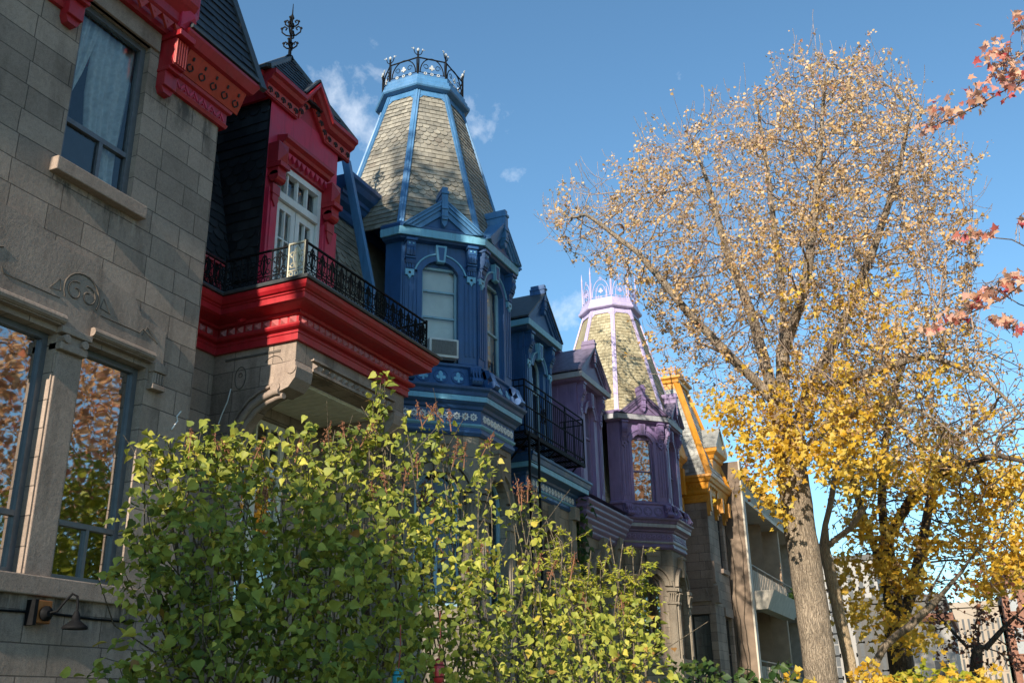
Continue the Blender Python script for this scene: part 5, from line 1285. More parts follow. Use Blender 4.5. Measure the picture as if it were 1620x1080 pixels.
# --- darker many stemmed tree behind with bright yellow foliage
Y2=31.; p2=lambda x,y,dy=0: tuple(atY(x,y,Y2+dy))
b2=np.array(p2(1425,1050)); T2=thing('yellow_tree','dark many stemmed tree with clumps of bright yellow leaves behind the big maple','tree',(b2[0],b2[1],0))
ch=[(None,[(b2[0],b2[1],-.1),p2(1425,1050),p2(1410,930),p2(1395,800)]),
 (-2,[p2(1410,930),p2(1370,830),p2(1350,760,.5),p2(1320,650,.8),p2(1300,560,.8)]),
 (-2,[p2(1395,800),p2(1400,700,-.4),p2(1420,600,-.8),p2(1450,520,-.8)]),
 (-2,[p2(1425,1000),p2(1450,900,1),p2(1470,800,1.2),p2(1500,700,1.4)]),
 (-2,[p2(1400,860),p2(1440,790,-1),p2(1500,740,-2),p2(1580,720,-2.5),p2(1660,740,-3)])]
cr2=[(1270,620),(1290,760),(1320,860),(1380,940),(1450,960),(1520,900),(1640,960),(1680,800),(1660,600),(1560,500),(1420,520),(1330,560)]
att=crown_points(cr2,3800,Y2,4.5); pos,par=grow(ch,att,.32,2.6,.42,60,.08,.2); rr=radii(pos,par,.011,2.3,.34)
m1,m2=branch_mesh(pos,par,rr,.06); m1.build('trunk',M['bark_dark'],T2,smooth=True,uv=False); m2.build('branches',M['bark_dark'],T2,smooth=True,uv=False)
lows=[]
for (x,y,w,h,n) in ((1500,745,60,22,330),(1560,790,60,45,480),(1600,760,40,40,330),(1470,770,50,40,260),(1410,740,40,30,200),(1370,770,40,50,260),(1360,830,35,30,180),(1400,895,45,22,260),(1440,925,35,20,200),(1590,900,45,35,360),(1540,850,50,35,300),(1620,850,40,40,260),(1340,740,40,40,220),(1470,860,40,25,160),(1560,930,35,22,180),(1330,690,40,30,120),(1480,690,60,30,160),(1400,640,60,40,160),(1350,960,45,45,220),(1420,985,50,40,200),(1330,900,30,40,140),(1450,1010,50,30,160),(1400,840,50,40,160)):
    Yc=Y2+rng.uniform(-3,-.5)
    for _ in range(n): lows.append(atY(x+rng.normal(0,w*.5),y+rng.normal(0,h*.5),Yc+rng.normal(0,.7)))
lows=np.array(lows); lows=lows[rng.random(len(lows))<.95]; leaf_object('leaves',M['leaf_yellow'],T2,lows,rng.uniform(.11,.2,len(lows)),T_maple(),(-.2,-.6,.5),.7,.6)
P,A=twig_leaves(pos,par,rr,.03,1.9,.12); leaf_object('sparse_leaves',M['leaf_gold'],T2,P,rng.uniform(.07,.14,len(P)),T_kite(),(-.2,-.6,.4),.8,.5,np.clip(rng.normal(.35,.3,len(P)),0,1))

def small_tree(name,label,chains,mat,rad,loc,leafmat=None,att=None,D=.35,leafn=0,lsize=(.08,.14),tip=.008,depth=2,Y=0,tm=None):
    T=thing(name,label,'tree',loc); pos,par=grow(chains,att if att is not None else [],D,3,.6,50,.1,.2); rr=radii(pos,par,tip,2.3,rad)
    m1,m2=branch_mesh(pos,par,rr,rad*.25); m1.build('trunk',mat,T,smooth=True,uv=False)
    if m2.f: m2.build('branches',mat,T,smooth=True,uv=False)
    if leafmat:
        P,A=twig_leaves(pos,par,rr,tip*3,leafn,.1); leaf_object('leaves',leafmat,T,P,rng.uniform(*lsize,len(P)),tm or T_kite(),(-.1,-.5,.4),.8,.4)
    return T
Y3=26.; p3=lambda x,y,dy=0: tuple(atY(x,y,Y3+dy)); b3=p3(1345,1045)
small_tree('slender_tree','slender pale tan trunk leaning beside the big maple',[(None,[(b3[0]+.05,b3[1],-.1),b3,p3(1328,970),p3(1312,900),p3(1304,870),p3(1306,830),p3(1318,780),p3(1325,720),p3(1340,660)]),(-2,[p3(1308,880),p3(1318,855),p3(1345,835),p3(1370,800)])],M['bark_pale'],.15,(b3[0]+.05,b3[1],0),tip=.075)
Y4=27.; p4=lambda x,y,dy=0: tuple(atY(x,y,Y4+dy)); b4=p4(1375,1070)
a4=crown_points([(1440,900),(1500,860),(1600,880),(1640,960),(1560,1000),(1480,980)],260,Y4,2)
small_tree('leaning_tree','bare dark tree leaning to the right with a bent trunk and few russet leaves',[(None,[(b4[0]-.1,b4[1],-.1),b4,p4(1400,1020),p4(1440,990),p4(1490,940),p4(1520,905),p4(1560,850,-.5)]),(-2,[p4(1455,975),p4(1475,930,.5),p4(1500,880,1)])],M['bark'],.095,(b4[0]-.1,b4[1],0),M['leaf_russet'],a4,leafn=1.6)
Y5=38.; p5=lambda x,y,dy=0: tuple(atY(x,y,Y5+dy)); b5=p5(1540,1100)
a5=crown_points([(1450,960),(1480,1060),(1640,1080),(1680,960),(1600,920),(1520,930)],900,Y5,3)
small_tree('russet_tree','russet red leaved small tree in front of the brown brick building',[(None,[(b5[0],b5[1],-.1),b5,p5(1545,1040),p5(1550,980)]),(-2,[p5(1545,1040),p5(1590,990),p5(1620,960)]),(-2,[p5(1545,1040),p5(1500,990),p5(1480,970)])],M['bark_dark'],.2,(b5[0],b5[1],0),M['leaf_russet'],a5,D=.4,leafn=4.5,lsize=(.1,.2),tip=.012)

# --- maple on the street side whose branches reach in at the right edge; the windows mirror its crown
mx,my=13.2,10.5
TM=thing('orange_maple','pink and orange maple whose branches reach in at the right edge','tree',(mx,my,0))
D9=9.5; q=lambda x,y,D=9.5: tuple(atD(x,y,D))
ch=[(None,[(mx,my,-.1),(mx,my,2),(mx-.1,my,4),(mx-.2,my+.1,6)]),(-2,[(mx-.2,my+.1,6),(12.6,10.6,8),(12.2,10.8,11)]),(-2,[(mx-.1,my,5),(14.5,11.5,8),(15,12,11)]),(-2,[(mx-.1,my,5),(13.5,9.3,8),(13.6,8.8,11)])]
limbs=[(-2,[(mx-.2,my+.1,5.6),(11,10.3,7.2),q(1760,60),q(1690,100),q(1620,125),q(1545,170),q(1470,205)]),
 (-2,[q(1760,60),q(1690,40),q(1630,70),q(1595,100)]),
 (-2,[(mx-.2,my+.1,5),(11,10,5.8),q(1740,380),q(1660,410),q(1590,470),q(1520,500),q(1480,520)]),
 (-2,[q(1660,410),q(1600,380),q(1540,375),q(1510,370)]),
 (-2,[(mx-.2,my+.1,4),(11,10,4.4),q(1760,560),q(1680,500),q(1610,480),q(1570,455)]),
 (-2,[q(1680,500),q(1640,530),q(1600,520)])]
att=[]
for _ in range(900):
    v=rng.normal(0,1,3); v/=np.linalg.norm(v); v*=rng.random()**.4; att.append((14.6+v[0]*3.9,13.5+v[1]*4.5,10+v[2]*4.2))
pos,par=grow(ch+limbs,att,.4,3,.5,50,.06,.2)
rr=radii(pos,par,.007,2.3,.3); m1,m2=branch_mesh(pos,par,rr,.05); m1.build('trunk',M['bark_dark'],TM,smooth=True,uv=False); m2.build('branches',M['bark_dark'],TM,smooth=True,uv=False)
P,A=twig_leaves(pos,par,rr,.02,9,.2); P=P[P[:,0]>9.5]; leaf_object('leaves',M['leaf_orange'],TM,P,rng.uniform(.14,.24,len(P)),T_kite(),(-.2,-.4,.5),.8,.5)
tw=MB()
for (x,y,w,h,n) in ((1580,95,35,35,70),(1545,150,20,25,36),(1600,130,25,25,40),(1500,175,30,14,34),(1470,200,18,10,14),(1610,30,14,14,16),(1550,370,30,9,22),(1520,375,14,10,10),(1600,440,25,12,22),(1560,465,28,12,34),(1510,500,26,10,34),(1475,520,16,8,14),(1585,505,18,10,16),(1600,450,12,16,14),(1605,515,10,10,10),(1570,505,12,8,8),(1540,480,16,8,14),(1617,345,8,10,6)):
    lows=np.array([atD(x+rng.normal(0,w*.5),y+rng.normal(0,h*.5),9.5+rng.normal(0,.25)) for _ in range(int(n*1.35))]); leaf_object('leaf_cluster',M['leaf_pink'],TM,lows,rng.uniform(.045,.088,len(lows)),T_maple(),(-.3,-.6,.2),.8,.7)
    near=min((Vector(p) for p in pos),key=lambda p:(p-Vector(atD(x,y,9.5))).length)
    for l in lows[::3]: l=Vector(l); tw.tube([near+Vector((rnd.gauss(0,.05),rnd.gauss(0,.05),rnd.gauss(0,.03))),near.lerp(l,.6)+Vector((0,0,.03)),l],[.004,.003,.0015],3)
tw.build('twigs',M['bark_twig'],TM,smooth=True,uv=False)
# greener tree further up the street, only seen mirrored in the ground floor windows
TG=thing('street_tree','green and yellow street tree standing across the road, mirrored in the lower windows','tree',(14.5,21,0))
m=MB(); m.tube([(14.5,21,-.1),(14.5,21,3),(14.6,21,6)],[.25,.2,.12],8); m.build('trunk',M['bark_dark'],TG,smooth=True)
c=[]
for _ in range(12000):
    v=rng.normal(0,1,3); v/=np.linalg.norm(v); v*=rng.random()**.35; s=1+.25*math.sin(v[0]*7+1)*math.cos(v[1]*6); c.append((14.5+v[0]*3.6*s,21+v[1]*4*s,5.2+v[2]*3.4*s))
c=np.array(c); leaf_object('leaves',M['leaf_lime'],TG,c,rng.uniform(.13,.24,len(c)),T_kite(),(-.2,-.4,.5),.8,.4,np.clip(rng.normal(.2,.3,len(c)),0,1))
TG2=thing('golden_tree','golden orange tree across the road, mirrored in the lower windows above the green one','tree',(17,23,0))
m=MB(); m.tube([(17,23,-.1),(17,23,4),(17,23,9)],[.3,.25,.12],8); m.build('trunk',M['bark_dark'],TG2,smooth=True)
c=[]
for _ in range(12000):
    v=rng.normal(0,1,3); v/=np.linalg.norm(v); v*=rng.random()**.4; s=1+.25*math.sin(v[0]*8)*math.cos(v[1]*7+2); c.append((17+v[0]*4.5*s,23+v[1]*6*s,11+v[2]*5.2*s))
c=np.array(c); leaf_object('leaves',M['leaf_orange'],TG2,c,rng.uniform(.12,.23,len(c)),T_kite(),(-.2,-.4,.5),.8,.4)

TS=thing('shade_tree','tall half bare tree added unseen behind the viewer to shade the houses and the lilac','tree',(2.6,-8.6,0))  # unseen tree added for its shade; leaf masses aimed at lilac and violet bay
ch=[(None,[(2.6,-8.6,-.1),(2.6,-8.6,4),(2.4,-8.5,9),(1.7,-8.3,13),(1.4,-8.1,16),(.8,-8,19.5),(.2,-8,22.5)]),(-2,[(1.4,-8.1,16),(1.2,-8,18.6),(1.0,-8,20.2),(.8,-8,21.8)]),(-2,[(1.0,-8,20.2),(1.5,-8,20.9),(1.8,-8,21.4)]),(-2,[(1.1,-8,19.6),(.6,-8,20.4),(0,-8,20.7)]),(-2,[(2.6,-8.6,4),(3.5,-8.3,6),(4.4,-8.2,7.6)]),(-2,[(1.4,-8.1,16),(1.8,-8,19),(2.0,-8,21),(2.0,-8,23)])]
att=[]
for cx_,cy_,cz_,rx_,ry_,rz_,n_ in ((5.05,-8,6.3,1.1,1.8,1.9,420),(2.0,-8,22.6,.6,1.0,1.8,300)):
    for _ in range(n_):
        v=rng.normal(0,1,3); v/=np.linalg.norm(v); v*=rng.random()**.4; att.append((cx_+v[0]*rx_,cy_+v[1]*ry_,cz_+v[2]*rz_))
pos,par=grow(ch,att,.35,3,.45,50,.06,.2); rr=radii(pos,par,.01,2.3,.3); m1,m2=branch_mesh(pos,par,rr,.05); m1.build('trunk',M['bark_dark'],TS,smooth=True,uv=False); m2.build('branches',M['bark_dark'],TS,smooth=True,uv=False)
P,A=twig_leaves(pos,par,rr,.03,11,.2); leaf_object('leaves',M['leaf_orange'],TS,P,rng.uniform(.16,.28,len(P)),T_kite(),(0,-.4,.5),.8,.5)
c=[]
for _ in range(2600):
    v=rng.normal(0,1,3); v/=np.linalg.norm(v); v*=rng.random()**.35; c.append((5.05+v[0]*1.15,-8+v[1]*1.8,6.3+v[2]*1.9))
for _ in range(1300):
    v=rng.normal(0,1,3); v/=np.linalg.norm(v); v*=rng.random()**.35; c.append((2.0+v[0]*.75,-8+v[1]*1.,22.4+v[2]*2.05))
leaf_object('low_leaves',M['leaf_green'],TS,np.array(c),rng.uniform(.18,.3,len(c)),T_kite(),(0,-.4,.5),.8,.5)

TB=thing('bare_tree','half bare tree out of view beside the grey house, shaped to shade the blue tower and bay','tree',(2.3,1.4,0))  # unseen tree; limbs thickened and leaf masses placed to shade tower and bay
ch=[(None,[(2.3,1.4,-.1),(2.2,1.4,4),(2.0,1.5,8),(1.5,1.7,11),(1.05,1.9,13.5),(.80,2,15.6),(.70,2,16.9)]),
 (-2,[(.80,2,15.6),(.55,2,16.5),(.25,2.1,16.8),(-.15,2.2,16.9)]),(-2,[(.74,2,16.3),(.45,2,17.1),(.1,2,17.3),(-.3,2,17.2)]),(-2,[(.70,2,16.9),(.62,2,17.6),(.5,2,18.1)]),(-2,[(.70,2,16.9),(1.0,2,17.2),(1.25,2,17.15)]),(-2,[(.8,2,15.6),(.35,2,16.1),(-.2,2,16.3)]),(-2,[(.78,2,15.9),(.5,2,16.7),(.0,2,17.0)]),(-2,[(.74,2,16.2),(.95,2,16.9),(1.1,2,17.5)])]
att=[]
for _ in range(420):
    v=rng.normal(0,1,3); v/=np.linalg.norm(v); v*=rng.random()**.4; att.append((.65+v[0]*.75,2+v[1]*.9,14.0+v[2]*1.5))
pos,par=grow(ch,att,.25,2,.3,40,.05,.2); rr=radii(pos,par,.02,2.3,.3); rr=[max(x,.035 if p.z>15.8 else .01) if p.z<17 else x for x,p in zip(rr,pos)]; rr=[max(x,.19) if (p.z>12 and p.z<16.9 and abs(p.x-(1.05-(p.z-13.5)*.12))<.07) else x for x,p in zip(rr,pos)]
m1,m2=branch_mesh(pos,par,rr,.05); m1.build('trunk',M['bark_dark'],TB,smooth=True,uv=False); m2.build('branches',M['bark_dark'],TB,smooth=True,uv=False)
c=[]
for _ in range(1700):
    v=rng.normal(0,1,3); v/=np.linalg.norm(v); v*=rng.random()**.4; c.append((.6+v[0]*.8,2+v[1]*.9,14.0+v[2]*1.55))
for cc,r_,n_ in (((-.15,2,16.0),(.75,.6,.7),210),((.55,2,16.0),(.3,.5,.6),130)):
    for _ in range(n_):
        v=rng.normal(0,1,3); v/=np.linalg.norm(v); v*=rng.random()**.4; c.append(tuple(np.array(cc)+v*np.array(r_)))
leaf_object('leaves',M['leaf_orange'],TB,np.array(c),rng.uniform(.12,.2,len(c)),T_kite(),(0,-.4,.5),.8,.5)

# ------------------------------------------------------------------ lilac in the foreground
lb=atD(620,1000,6.6); LI=thing('lilac_bush','large green lilac bush with heart shaped leaves and dry brown seed heads','bush',(lb[0],lb[1],0))
lobes=[]   # (px, py, radius in px, distance)
top=[(262,740,42,6.2,1),(240,712,16,6.2,.8),(320,735,50,6.2,1),(318,698,16,6.2,.7),(400,745,60,6.3,1),(385,705,20,6.3,.7),(470,735,58,6.4,1),(476,695,20,6.3,.8),(545,735,62,6.5,1),(540,690,26,6.4,.8),(596,690,30,6.5,1),(600,645,15,6.5,.9),(598,618,10,6.5,.9),(650,715,40,6.7,.8),(664,678,24,6.7,.8),(705,705,32,6.8,.8),(760,735,36,6.9,.8),(742,800,42,6.9,.75),(690,780,45,6.8,.75),(800,790,34,7.0,.7),(826,800,24,7.0,.6),(838,845,26,7.0,.45),
 (252,830,55,6.1,1),(320,840,85,6.0,1),(430,850,105,6.0,1),(540,850,100,6.1,1),(635,820,80,6.4,.85),(700,860,70,6.6,.6),(775,885,60,6.8,.55),(850,945,55,6.9,.7),(905,975,45,7.0,.8),(965,975,40,7.2,.8),(1005,1000,40,7.2,.8),(1030,1020,26,7.2,.7),
 (258,930,62,5.9,1),(330,950,105,5.8,1),(450,970,120,5.8,.95),(570,960,115,6.0,.95),(690,955,100,6.3,.8),(790,980,85,6.6,.75),(890,1025,75,6.8,.8),(975,1045,55,7.0,.8),(235,1045,50,5.8,.9),(190,1072,40,5.7,.8),(150,1070,22,5.7,.6),(350,1080,120,5.7,.9),(500,1090,120,5.7,.9),(650,1080,120,6.0,.85),(780,1080,100,6.3,.8),(900,1100,85,6.6,.8),(1000,1100,55,6.9,.8)]
pts=[];tn=[];ends=[];sz=[]
for (x,y,rp,D,dn) in top:
    if 640<=x<=850 and y<900: y+=16; dn*=.72
    rad=rp/FPX*D*1.04; c=atD(x,y,D); n=int((20+ (rp/10)**2*(5.0 if x<620 else 6.0))*dn); tb=rng.normal(.36,.13)+(.12 if x>560 else 0)
    # leaves hang in small sprays rather than evenly
    k=max(2,n//9)
    for _ in range(k):
        v=rng.normal(0,1,3); v/=np.linalg.norm(v); v*=rng.random()**.36; sc_=c+v*rad*np.array([1,1.15,1])
        for _ in range(rng.integers(5,13)):
            pts.append(sc_+rng.normal(0,1,3)*np.array([.048,.048,.065])); tn.append(np.clip(tb+rng.normal(0,.2),0,1)); sz.append((rng.uniform(.026,.06) if rng.random()<.88 else rng.uniform(.06,.08))*(1 if x<620 else .86))
    for _ in range(max(1,int(rp/24))):
        v=rng.normal(0,1,3); v/=np.linalg.norm(v); ends.append(c+v*rad*.75)
# tall shoots that break the outline
for (x,y,D) in ((228,700,6.2),(262,688,6.2),(300,690,6.2),(340,692,6.2),(372,690,6.2),(410,700,6.3),(455,690,6.3),(490,684,6.3),(530,680,6.4),(560,682,6.4),(602,606,6.5),(590,640,6.5),(640,655,6.6),(690,650,6.7),(725,690,6.8),(775,705,6.9),(850,770,7.0),(862,830,7.0),(1046,1000,7.2),(205,830,6.1),(195,900,6.0)):
    e=atD(x,y,D); b0=e+np.array([rng.normal(0,.06),rng.normal(0,.06),-.42]); ends.append(e)
    for t in np.linspace(.15,1,7):
        for s_ in (0,1,2): pts.append(b0+(e-b0)*t+rng.normal(0,.022,3)); tn.append(np.clip(rng.normal(.42,.2),0,1)); sz.append(rng.uniform(.032,.06))
sz=np.array(sz); tn=np.array(tn)
pts=np.array(pts)
leaf_object('leaves',M['leaf_lilac'],LI,pts,sz,T_heart(),(.15,-.5,.55),.75,.75,tn)
# a few single leaves catch the outline
stem=MB(); roots=[Vector((lb[0]+a+rnd.uniform(-.12,.12),lb[1]+b_+rnd.uniform(-.12,.12),-.05)) for a,b_ in ((-.75,-.2),(-.2,.1),(.3,.4),(.7,.7)) for _ in range(4)]
for e in ends:
    e=Vector(e); r0=min(roots,key=lambda q:(q-e).xy.length+rnd.uniform(0,1.1)); mid=r0.lerp(e,.45)+Vector((rnd.gauss(0,.12),rnd.gauss(0,.12),.28)); q3=r0.lerp(e,.78)+Vector((rnd.gauss(0,.08),rnd.gauss(0,.08),rnd.gauss(.02,.05)))
    stem.tube([r0,r0.lerp(mid,.5)+Vector((rnd.gauss(0,.05),rnd.gauss(0,.05),0)),mid,q3,e],[.013,.010,.008,.005,.0025],5)
    for _ in range(1): stem.tube([q3,q3.lerp(e,.5)+Vector((rnd.gauss(0,.09),rnd.gauss(0,.09),rnd.gauss(0,.08))),e+Vector((rnd.gauss(0,.14),rnd.gauss(0,.14),rnd.gauss(0,.1)))],[.005,.004,.002],4)
stem.build('stems',M['twig'],LI,smooth=True,uv=False)
sd=MB()
for (x,y,D) in ((300,705,6.1),(345,712,6.1),(365,722,6.1),(405,720,6.2),(470,715,6.3),(515,695,6.3),(545,690,6.3),(560,695,6.4),(580,690,6.4),(665,660,6.6),(678,658,6.6),(690,655,6.6),(712,668,6.7),(720,720,6.7),(735,722,6.7),(770,705,6.8),(820,780,6.9),(835,778,6.9),(825,790,6.9),(640,760,6.4),(590,790,6.2),(610,770,6.2),(500,800,6.0),(420,790,6.0),(660,740,6.4),(760,880,6.6),(850,900,6.8),(870,910,6.8),(905,900,7.0),(700,880,6.4),(620,870,6.1),(560,920,5.9),(655,960,6.1),(790,940,6.5),(930,960,7.0),(985,960,7.1)):
    c=Vector(atD(x,y,D)); ax=Vector((rnd.gauss(0,.3),rnd.gauss(0,.3),1)).normalized()
    sd.tube([c-ax*.08,c,c+ax*.1],[.004,.003,.002],4)
    for _ in range(46):
        t=rnd.random(); w=.035*(1-t*.8); p=c+ax*(t*.13-.02)+Vector((rnd.gauss(0,w*.7),rnd.gauss(0,w*.7),rnd.gauss(0,.01))); g=rnd.uniform(.005,.009)
        u=Vector((rnd.gauss(0,1),rnd.gauss(0,1),rnd.gauss(0,1)+1)).normalized()
        o=u.orthogonal().normalized()*g*.5; o2=u.cross(o)
        sd.poly([p-u*g,p+o,p+u*g*1.6,p-o]); sd.poly([p-u*g,p+o2,p+u*g*1.6,p-o2])
sd.build('seed_heads',M['seed'],LI)

# yellow green shrub in front of the violet house
sb=atD(980,1000,9.0); SB=thing('sumac_shrub','airy yellow green shrub with feathery leaves in front of the violet bay','bush',(sb[0],sb[1],0))
st=MB(); lp=[]; ld_=[]
for (x,y) in ((965,850),(935,870),(905,850),(1000,865),(1018,862),(1015,890),(950,900),(915,910),(990,895),(1000,910),(940,925),(880,830),(862,815),(875,870),(895,880),(960,880),(985,860),(930,890),(1015,880),(975,915),(1000,930),(890,860),(870,845)):
    e=Vector(atD(x,y,9+rnd.uniform(-.3,.3))); b=Vector((sb[0]+rnd.uniform(-.4,.2),sb[1]+rnd.uniform(-.3,.3),.3)); mid=b.lerp(e,.6)+Vector((rnd.gauss(0,.12),rnd.gauss(0,.12),.12)); st.tube([b,mid,e],[.018,.010,.004],5)
    for _ in range(10):
        t=rnd.uniform(.6,1.0); p=mid.lerp(e,(t-.5)*2) if t>.5 else mid; d=Vector((rnd.gauss(0,1),rnd.gauss(0,1),rnd.gauss(.3,.5))).normalized(); L=rnd.uniform(.12,.2); st.tube([p,p+d*L*.5+Vector((0,0,.02)),p+d*L],[.004,.003,.002],3)
        for k in range(9):
            for s in (-1,1): lp.append(p+d*L*(.2+k*.09)+d.orthogonal()*.004*s); ld_.append(d)
st.build('stems',M['twig'],SB,smooth=True,uv=False)
lp=np.array([tuple(p) for p in lp]); leaf_object('leaves',M['leaf_lime'],SB,lp,rng.uniform(.03,.06,len(lp)),T_leaflet(),(0,-.4,.6),.6,.2,None,np.array([tuple(d) for d in ld_]))

def mound(name,label,c,rad,n,mat,size,tmpl,cat='bush',stretch=(1,1,1),group=None):
    o=thing(name,label,cat,(c[0],c[1],0),group); P=[]
    for _ in range(n):
        v=rng.normal(0,1,3); v/=np.linalg.norm(v); v*=rng.random()**.3; s=1+.18*math.sin(v[0]*6+c[0])*math.cos(v[2]*5+c[1]); P.append(np.array(c)+v*np.array(rad)*s)
    P=np.array(P); P=P[P[:,2]>0]; leaf_object('leaves',mat,o,P,rng.uniform(*size,len(P)),tmpl,(0,-.5,.6),.7,.3)
    m=MB()
    for k in range(9): m.tube([(c[0]+rnd.gauss(0,rad[0]*.1),c[1]+rnd.gauss(0,rad[1]*.1),-.03),(c[0]+rnd.gauss(0,rad[0]*.3),c[1]+rnd.gauss(0,rad[1]*.3),c[2]),(c[0]+rnd.gauss(0,rad[0]*.6),c[1]+rnd.gauss(0,rad[1]*.5),c[2]+rad[2]*.7)],[.03,.02,.006],5)
    m.build('stems',M['twig'],o,smooth=True); return o
c=atD(1100,1085,13); mound('green_shrub','low dark green shrub below the violet bay',(c[0],c[1],1.45),(.75,.8,.75),1500,M['leaf_green'],(.07,.13),T_kite())
c=atD(1215,1085,15); mound('leafy_shrub','green and lime shrub in front of the concrete fin wall',(c[0],c[1],1.3),(.6,.7,.9),900,M['leaf_green'],(.08,.15),T_heart())
c=atD(1260,1085,16.5); mound('yellow_shrub','small yellow shrub just left of the big maple trunk',(c[0],c[1],1.2),(.6,.6,.95),900,M['leaf_yellow'],(.08,.14),T_kite())
c=atD(1390,1080,24); mound('golden_shrub','golden yellow shrub just right of the big maple trunk',(c[0],c[1],1.3),(1.15,1.1,1.15),1500,M['leaf_yellow'],(.1,.19),T_kite())
c=atD(1465,1085,26); mound('lime_shrub','lime yellow low shrub under the leaning tree',(c[0],c[1],1.3),(1.5,1.1,1.25),1900,M['leaf_lime'],(.1,.2),T_kite())
c=atD(1530,1075,24); mound('bright_shrub','bright yellow arching shrub at the bottom right',(c[0],c[1],1.3),(1.0,.9,1.1),700,M['leaf_yellow'],(.1,.19),T_maple())
# vine on the violet porch, creeper on the fin wall
vn=[]
for _ in range(330):
    v=rng.normal(0,1,2); vn.append(atY(908+v[0]*11,858+v[1]*26,22.55+rng.normal(0,.07)))
for _ in range(120): vn.append(atY(912+rng.normal(0,9),800+rng.normal(0,18),22.55+rng.normal(0,.06)))
VI=thing('green_vine','green vine climbing between the blue porch and the violet porch','vine',(-.3,22.5,0)); vn=np.array(vn); leaf_object('leaves',M['leaf_green'],VI,vn,rng.uniform(.09,.16,len(vn)),T_heart(),(.3,-.7,.3),.5,.8)
m=MB(); m.tube([(-.42,22.5,0),(-.40,22.48,2),(-.43,22.5,4),(-.4,22.52,5.5),(-.38,22.5,7)],[.03,.025,.02,.015,.006],6); m.build('stem',M['twig'],VI,smooth=True)
CR=thing('red_creeper','thin red creeper with bare brown stems on the concrete fin wall of the apartments','vine',(.2,36.15,0)); m=MB()
for k in range(7):
    x=-.55+k*.2; pts_=[]
    for j in range(26): x+=rnd.gauss(0,.05); pts_.append((x,36.16,j*.38))
    m.tube(pts_,[.028*(1-j/30) for j in range(26)],5)
m.build('stems',M['bark_dark'],CR,smooth=True)
vn=np.array([atY(1180+rng.normal(0,8),745+rng.normal(0,16),36.9) for _ in range(90)]); leaf_object('leaves',M['leaf_russet'],CR,vn,rng.uniform(.09,.17,len(vn)),T_kite(),(.3,-.7,.3),.6,.6,np.clip(rng.normal(.8,.1,len(vn)),0,1))
mound('balcony_plants','trailing green plants on the edge of the upper apartment balcony',(.95,45.9,5.95),(.25,1.9,.5),900,M['leaf_green'],(.12,.22),T_kite(),'plant')
# hanging lanterns and red cords in the lilac
def lantern(px,py,D,mat,name,label,h):
    c=Vector(atD(px,py,D)); o=thing(name,label,'lantern',c); m=MB(); m.lathe(c,[(.012,-h*.5),(.026,-h*.46),(.031,-h*.2),(.032,h*.2),(.022,h*.42),(.01,h*.5)],14); m.build('body',mat,o,smooth=True)
    m=MB(); m.lathe(c,[(.034,-h*.28),(.034,-h*.24)],14); m.lathe(c,[(.034,h*.2),(.034,h*.24)],14); m.build('rim',M['iron'],o)
    m=MB(); m.tube([c+Vector((0,0,h*.45)),c+Vector((.01,0,h*.45+.12)),c+Vector((0,.01,h*.45+.26))],.0035,5); m.build('cord',M['rope'],o)
lantern(694,1060,5.75,M['red_plastic'],'red_lantern','red glass lantern hanging in the lilac bush on a red cord',.13)
lantern(630,1075,5.75,M['teal'],'teal_lantern','teal lantern hanging at the bottom of the lilac bush on a red cord',.12)

# ------------------------------------------------------------------ far buildings
def block(name,label,x0,x1,y0,y1,h,mat,wins,wmat,roof):
    B=thing(name,label,'building',((x0+x1)/2,(y0+y1)/2,0)); m=MB(); F=side(y0); E_=frame((x1,0,0),(0,1,0))
    m.box(F,x0,x1,0,h,-(y1-y0),0); m.build('wall',mat,B)
    m=MB(); m.box(F,x0-.15,x1+.15,h,h+.35,-(y1-y0)-.1,.15); m.build('roof_edge',roof,B)
    nx,nz=wins
    for i in range(nx):
        for j in range(nz):
            u=x0+(i+.5)*(x1-x0)/nx; zc=2.0+j*(h-2.5)/max(1,nz); w=(x1-x0)/nx*.38
            f=MB(); f.box(F,u-w/2-.08,u+w/2+.08,zc-.08,zc+1.6,.003,.05); o=f.build('window',mat,B); g=MB(); g.box(F,u-w/2,u+w/2,zc,zc+1.5,.05,.06)
            g.build('pane',wmat,o); g=MB(); g.box(F,u-w/2,u+w/2,zc+.72,zc+.78,.06,.08); g.build('sash_bar',mat,o)
    return B
pane=plain_mat('far_window_pane',(.07,.075,.08),.6,.2)
block('white_building','tall white stepped building seen behind the trunks at the end of the street',-4,2.3,72,90,11.0,M['bldg_white'],(9,6),pane,M['bldg_grey'])
block('dark_building','dark clad building behind the yellow tree at the end of the street',1.5,6.4,62,70,7.2,M['bldg_grey'],(9,3),pane,M['bldg_grey'])
block('pale_building','pale building with a white gable wall behind the leaning tree',4.2,6.9,50,58,5.2,M['bldg_white'],(2,1),pane,M['brick'])
block('cream_building','long cream building low behind the russet tree',6.6,9.4,74,84,7.7,M['bldg_pale'],(8,3),pane,M['bldg_pale'])
block('brick_building','brown brick building with white windows at the far right edge',9.6,18,70,84,10.0,M['brick'],(7,3),plain_mat('pale_window_blind_far',(.30,.31,.31),.7,.1),M['bldg_grey'])

# ------------------------------------------------------------------ ground
def sheet(name,x0,x1,y0,y1,z,mat):
    m=MB(); m.poly([(x0,y0,z),(x1,y0,z),(x1,y1,z),(x0,y1,z)]); return structure(m.build(name,mat))
sheet('ground',-900,900,-900,900,-.12,M['grass'])
m=MB(); m.box(front(0),-120,300,-.12,.0,-10,9.6); structure(m.build('lawn',M['grass']))
m=MB(); m.box(front(0),-120,300,-.11,.004,7.0,9.4); structure(m.build('pavement',M['paving']))
sheet('road',9.7,18.5,-120,300,-.1,M['asphalt'])

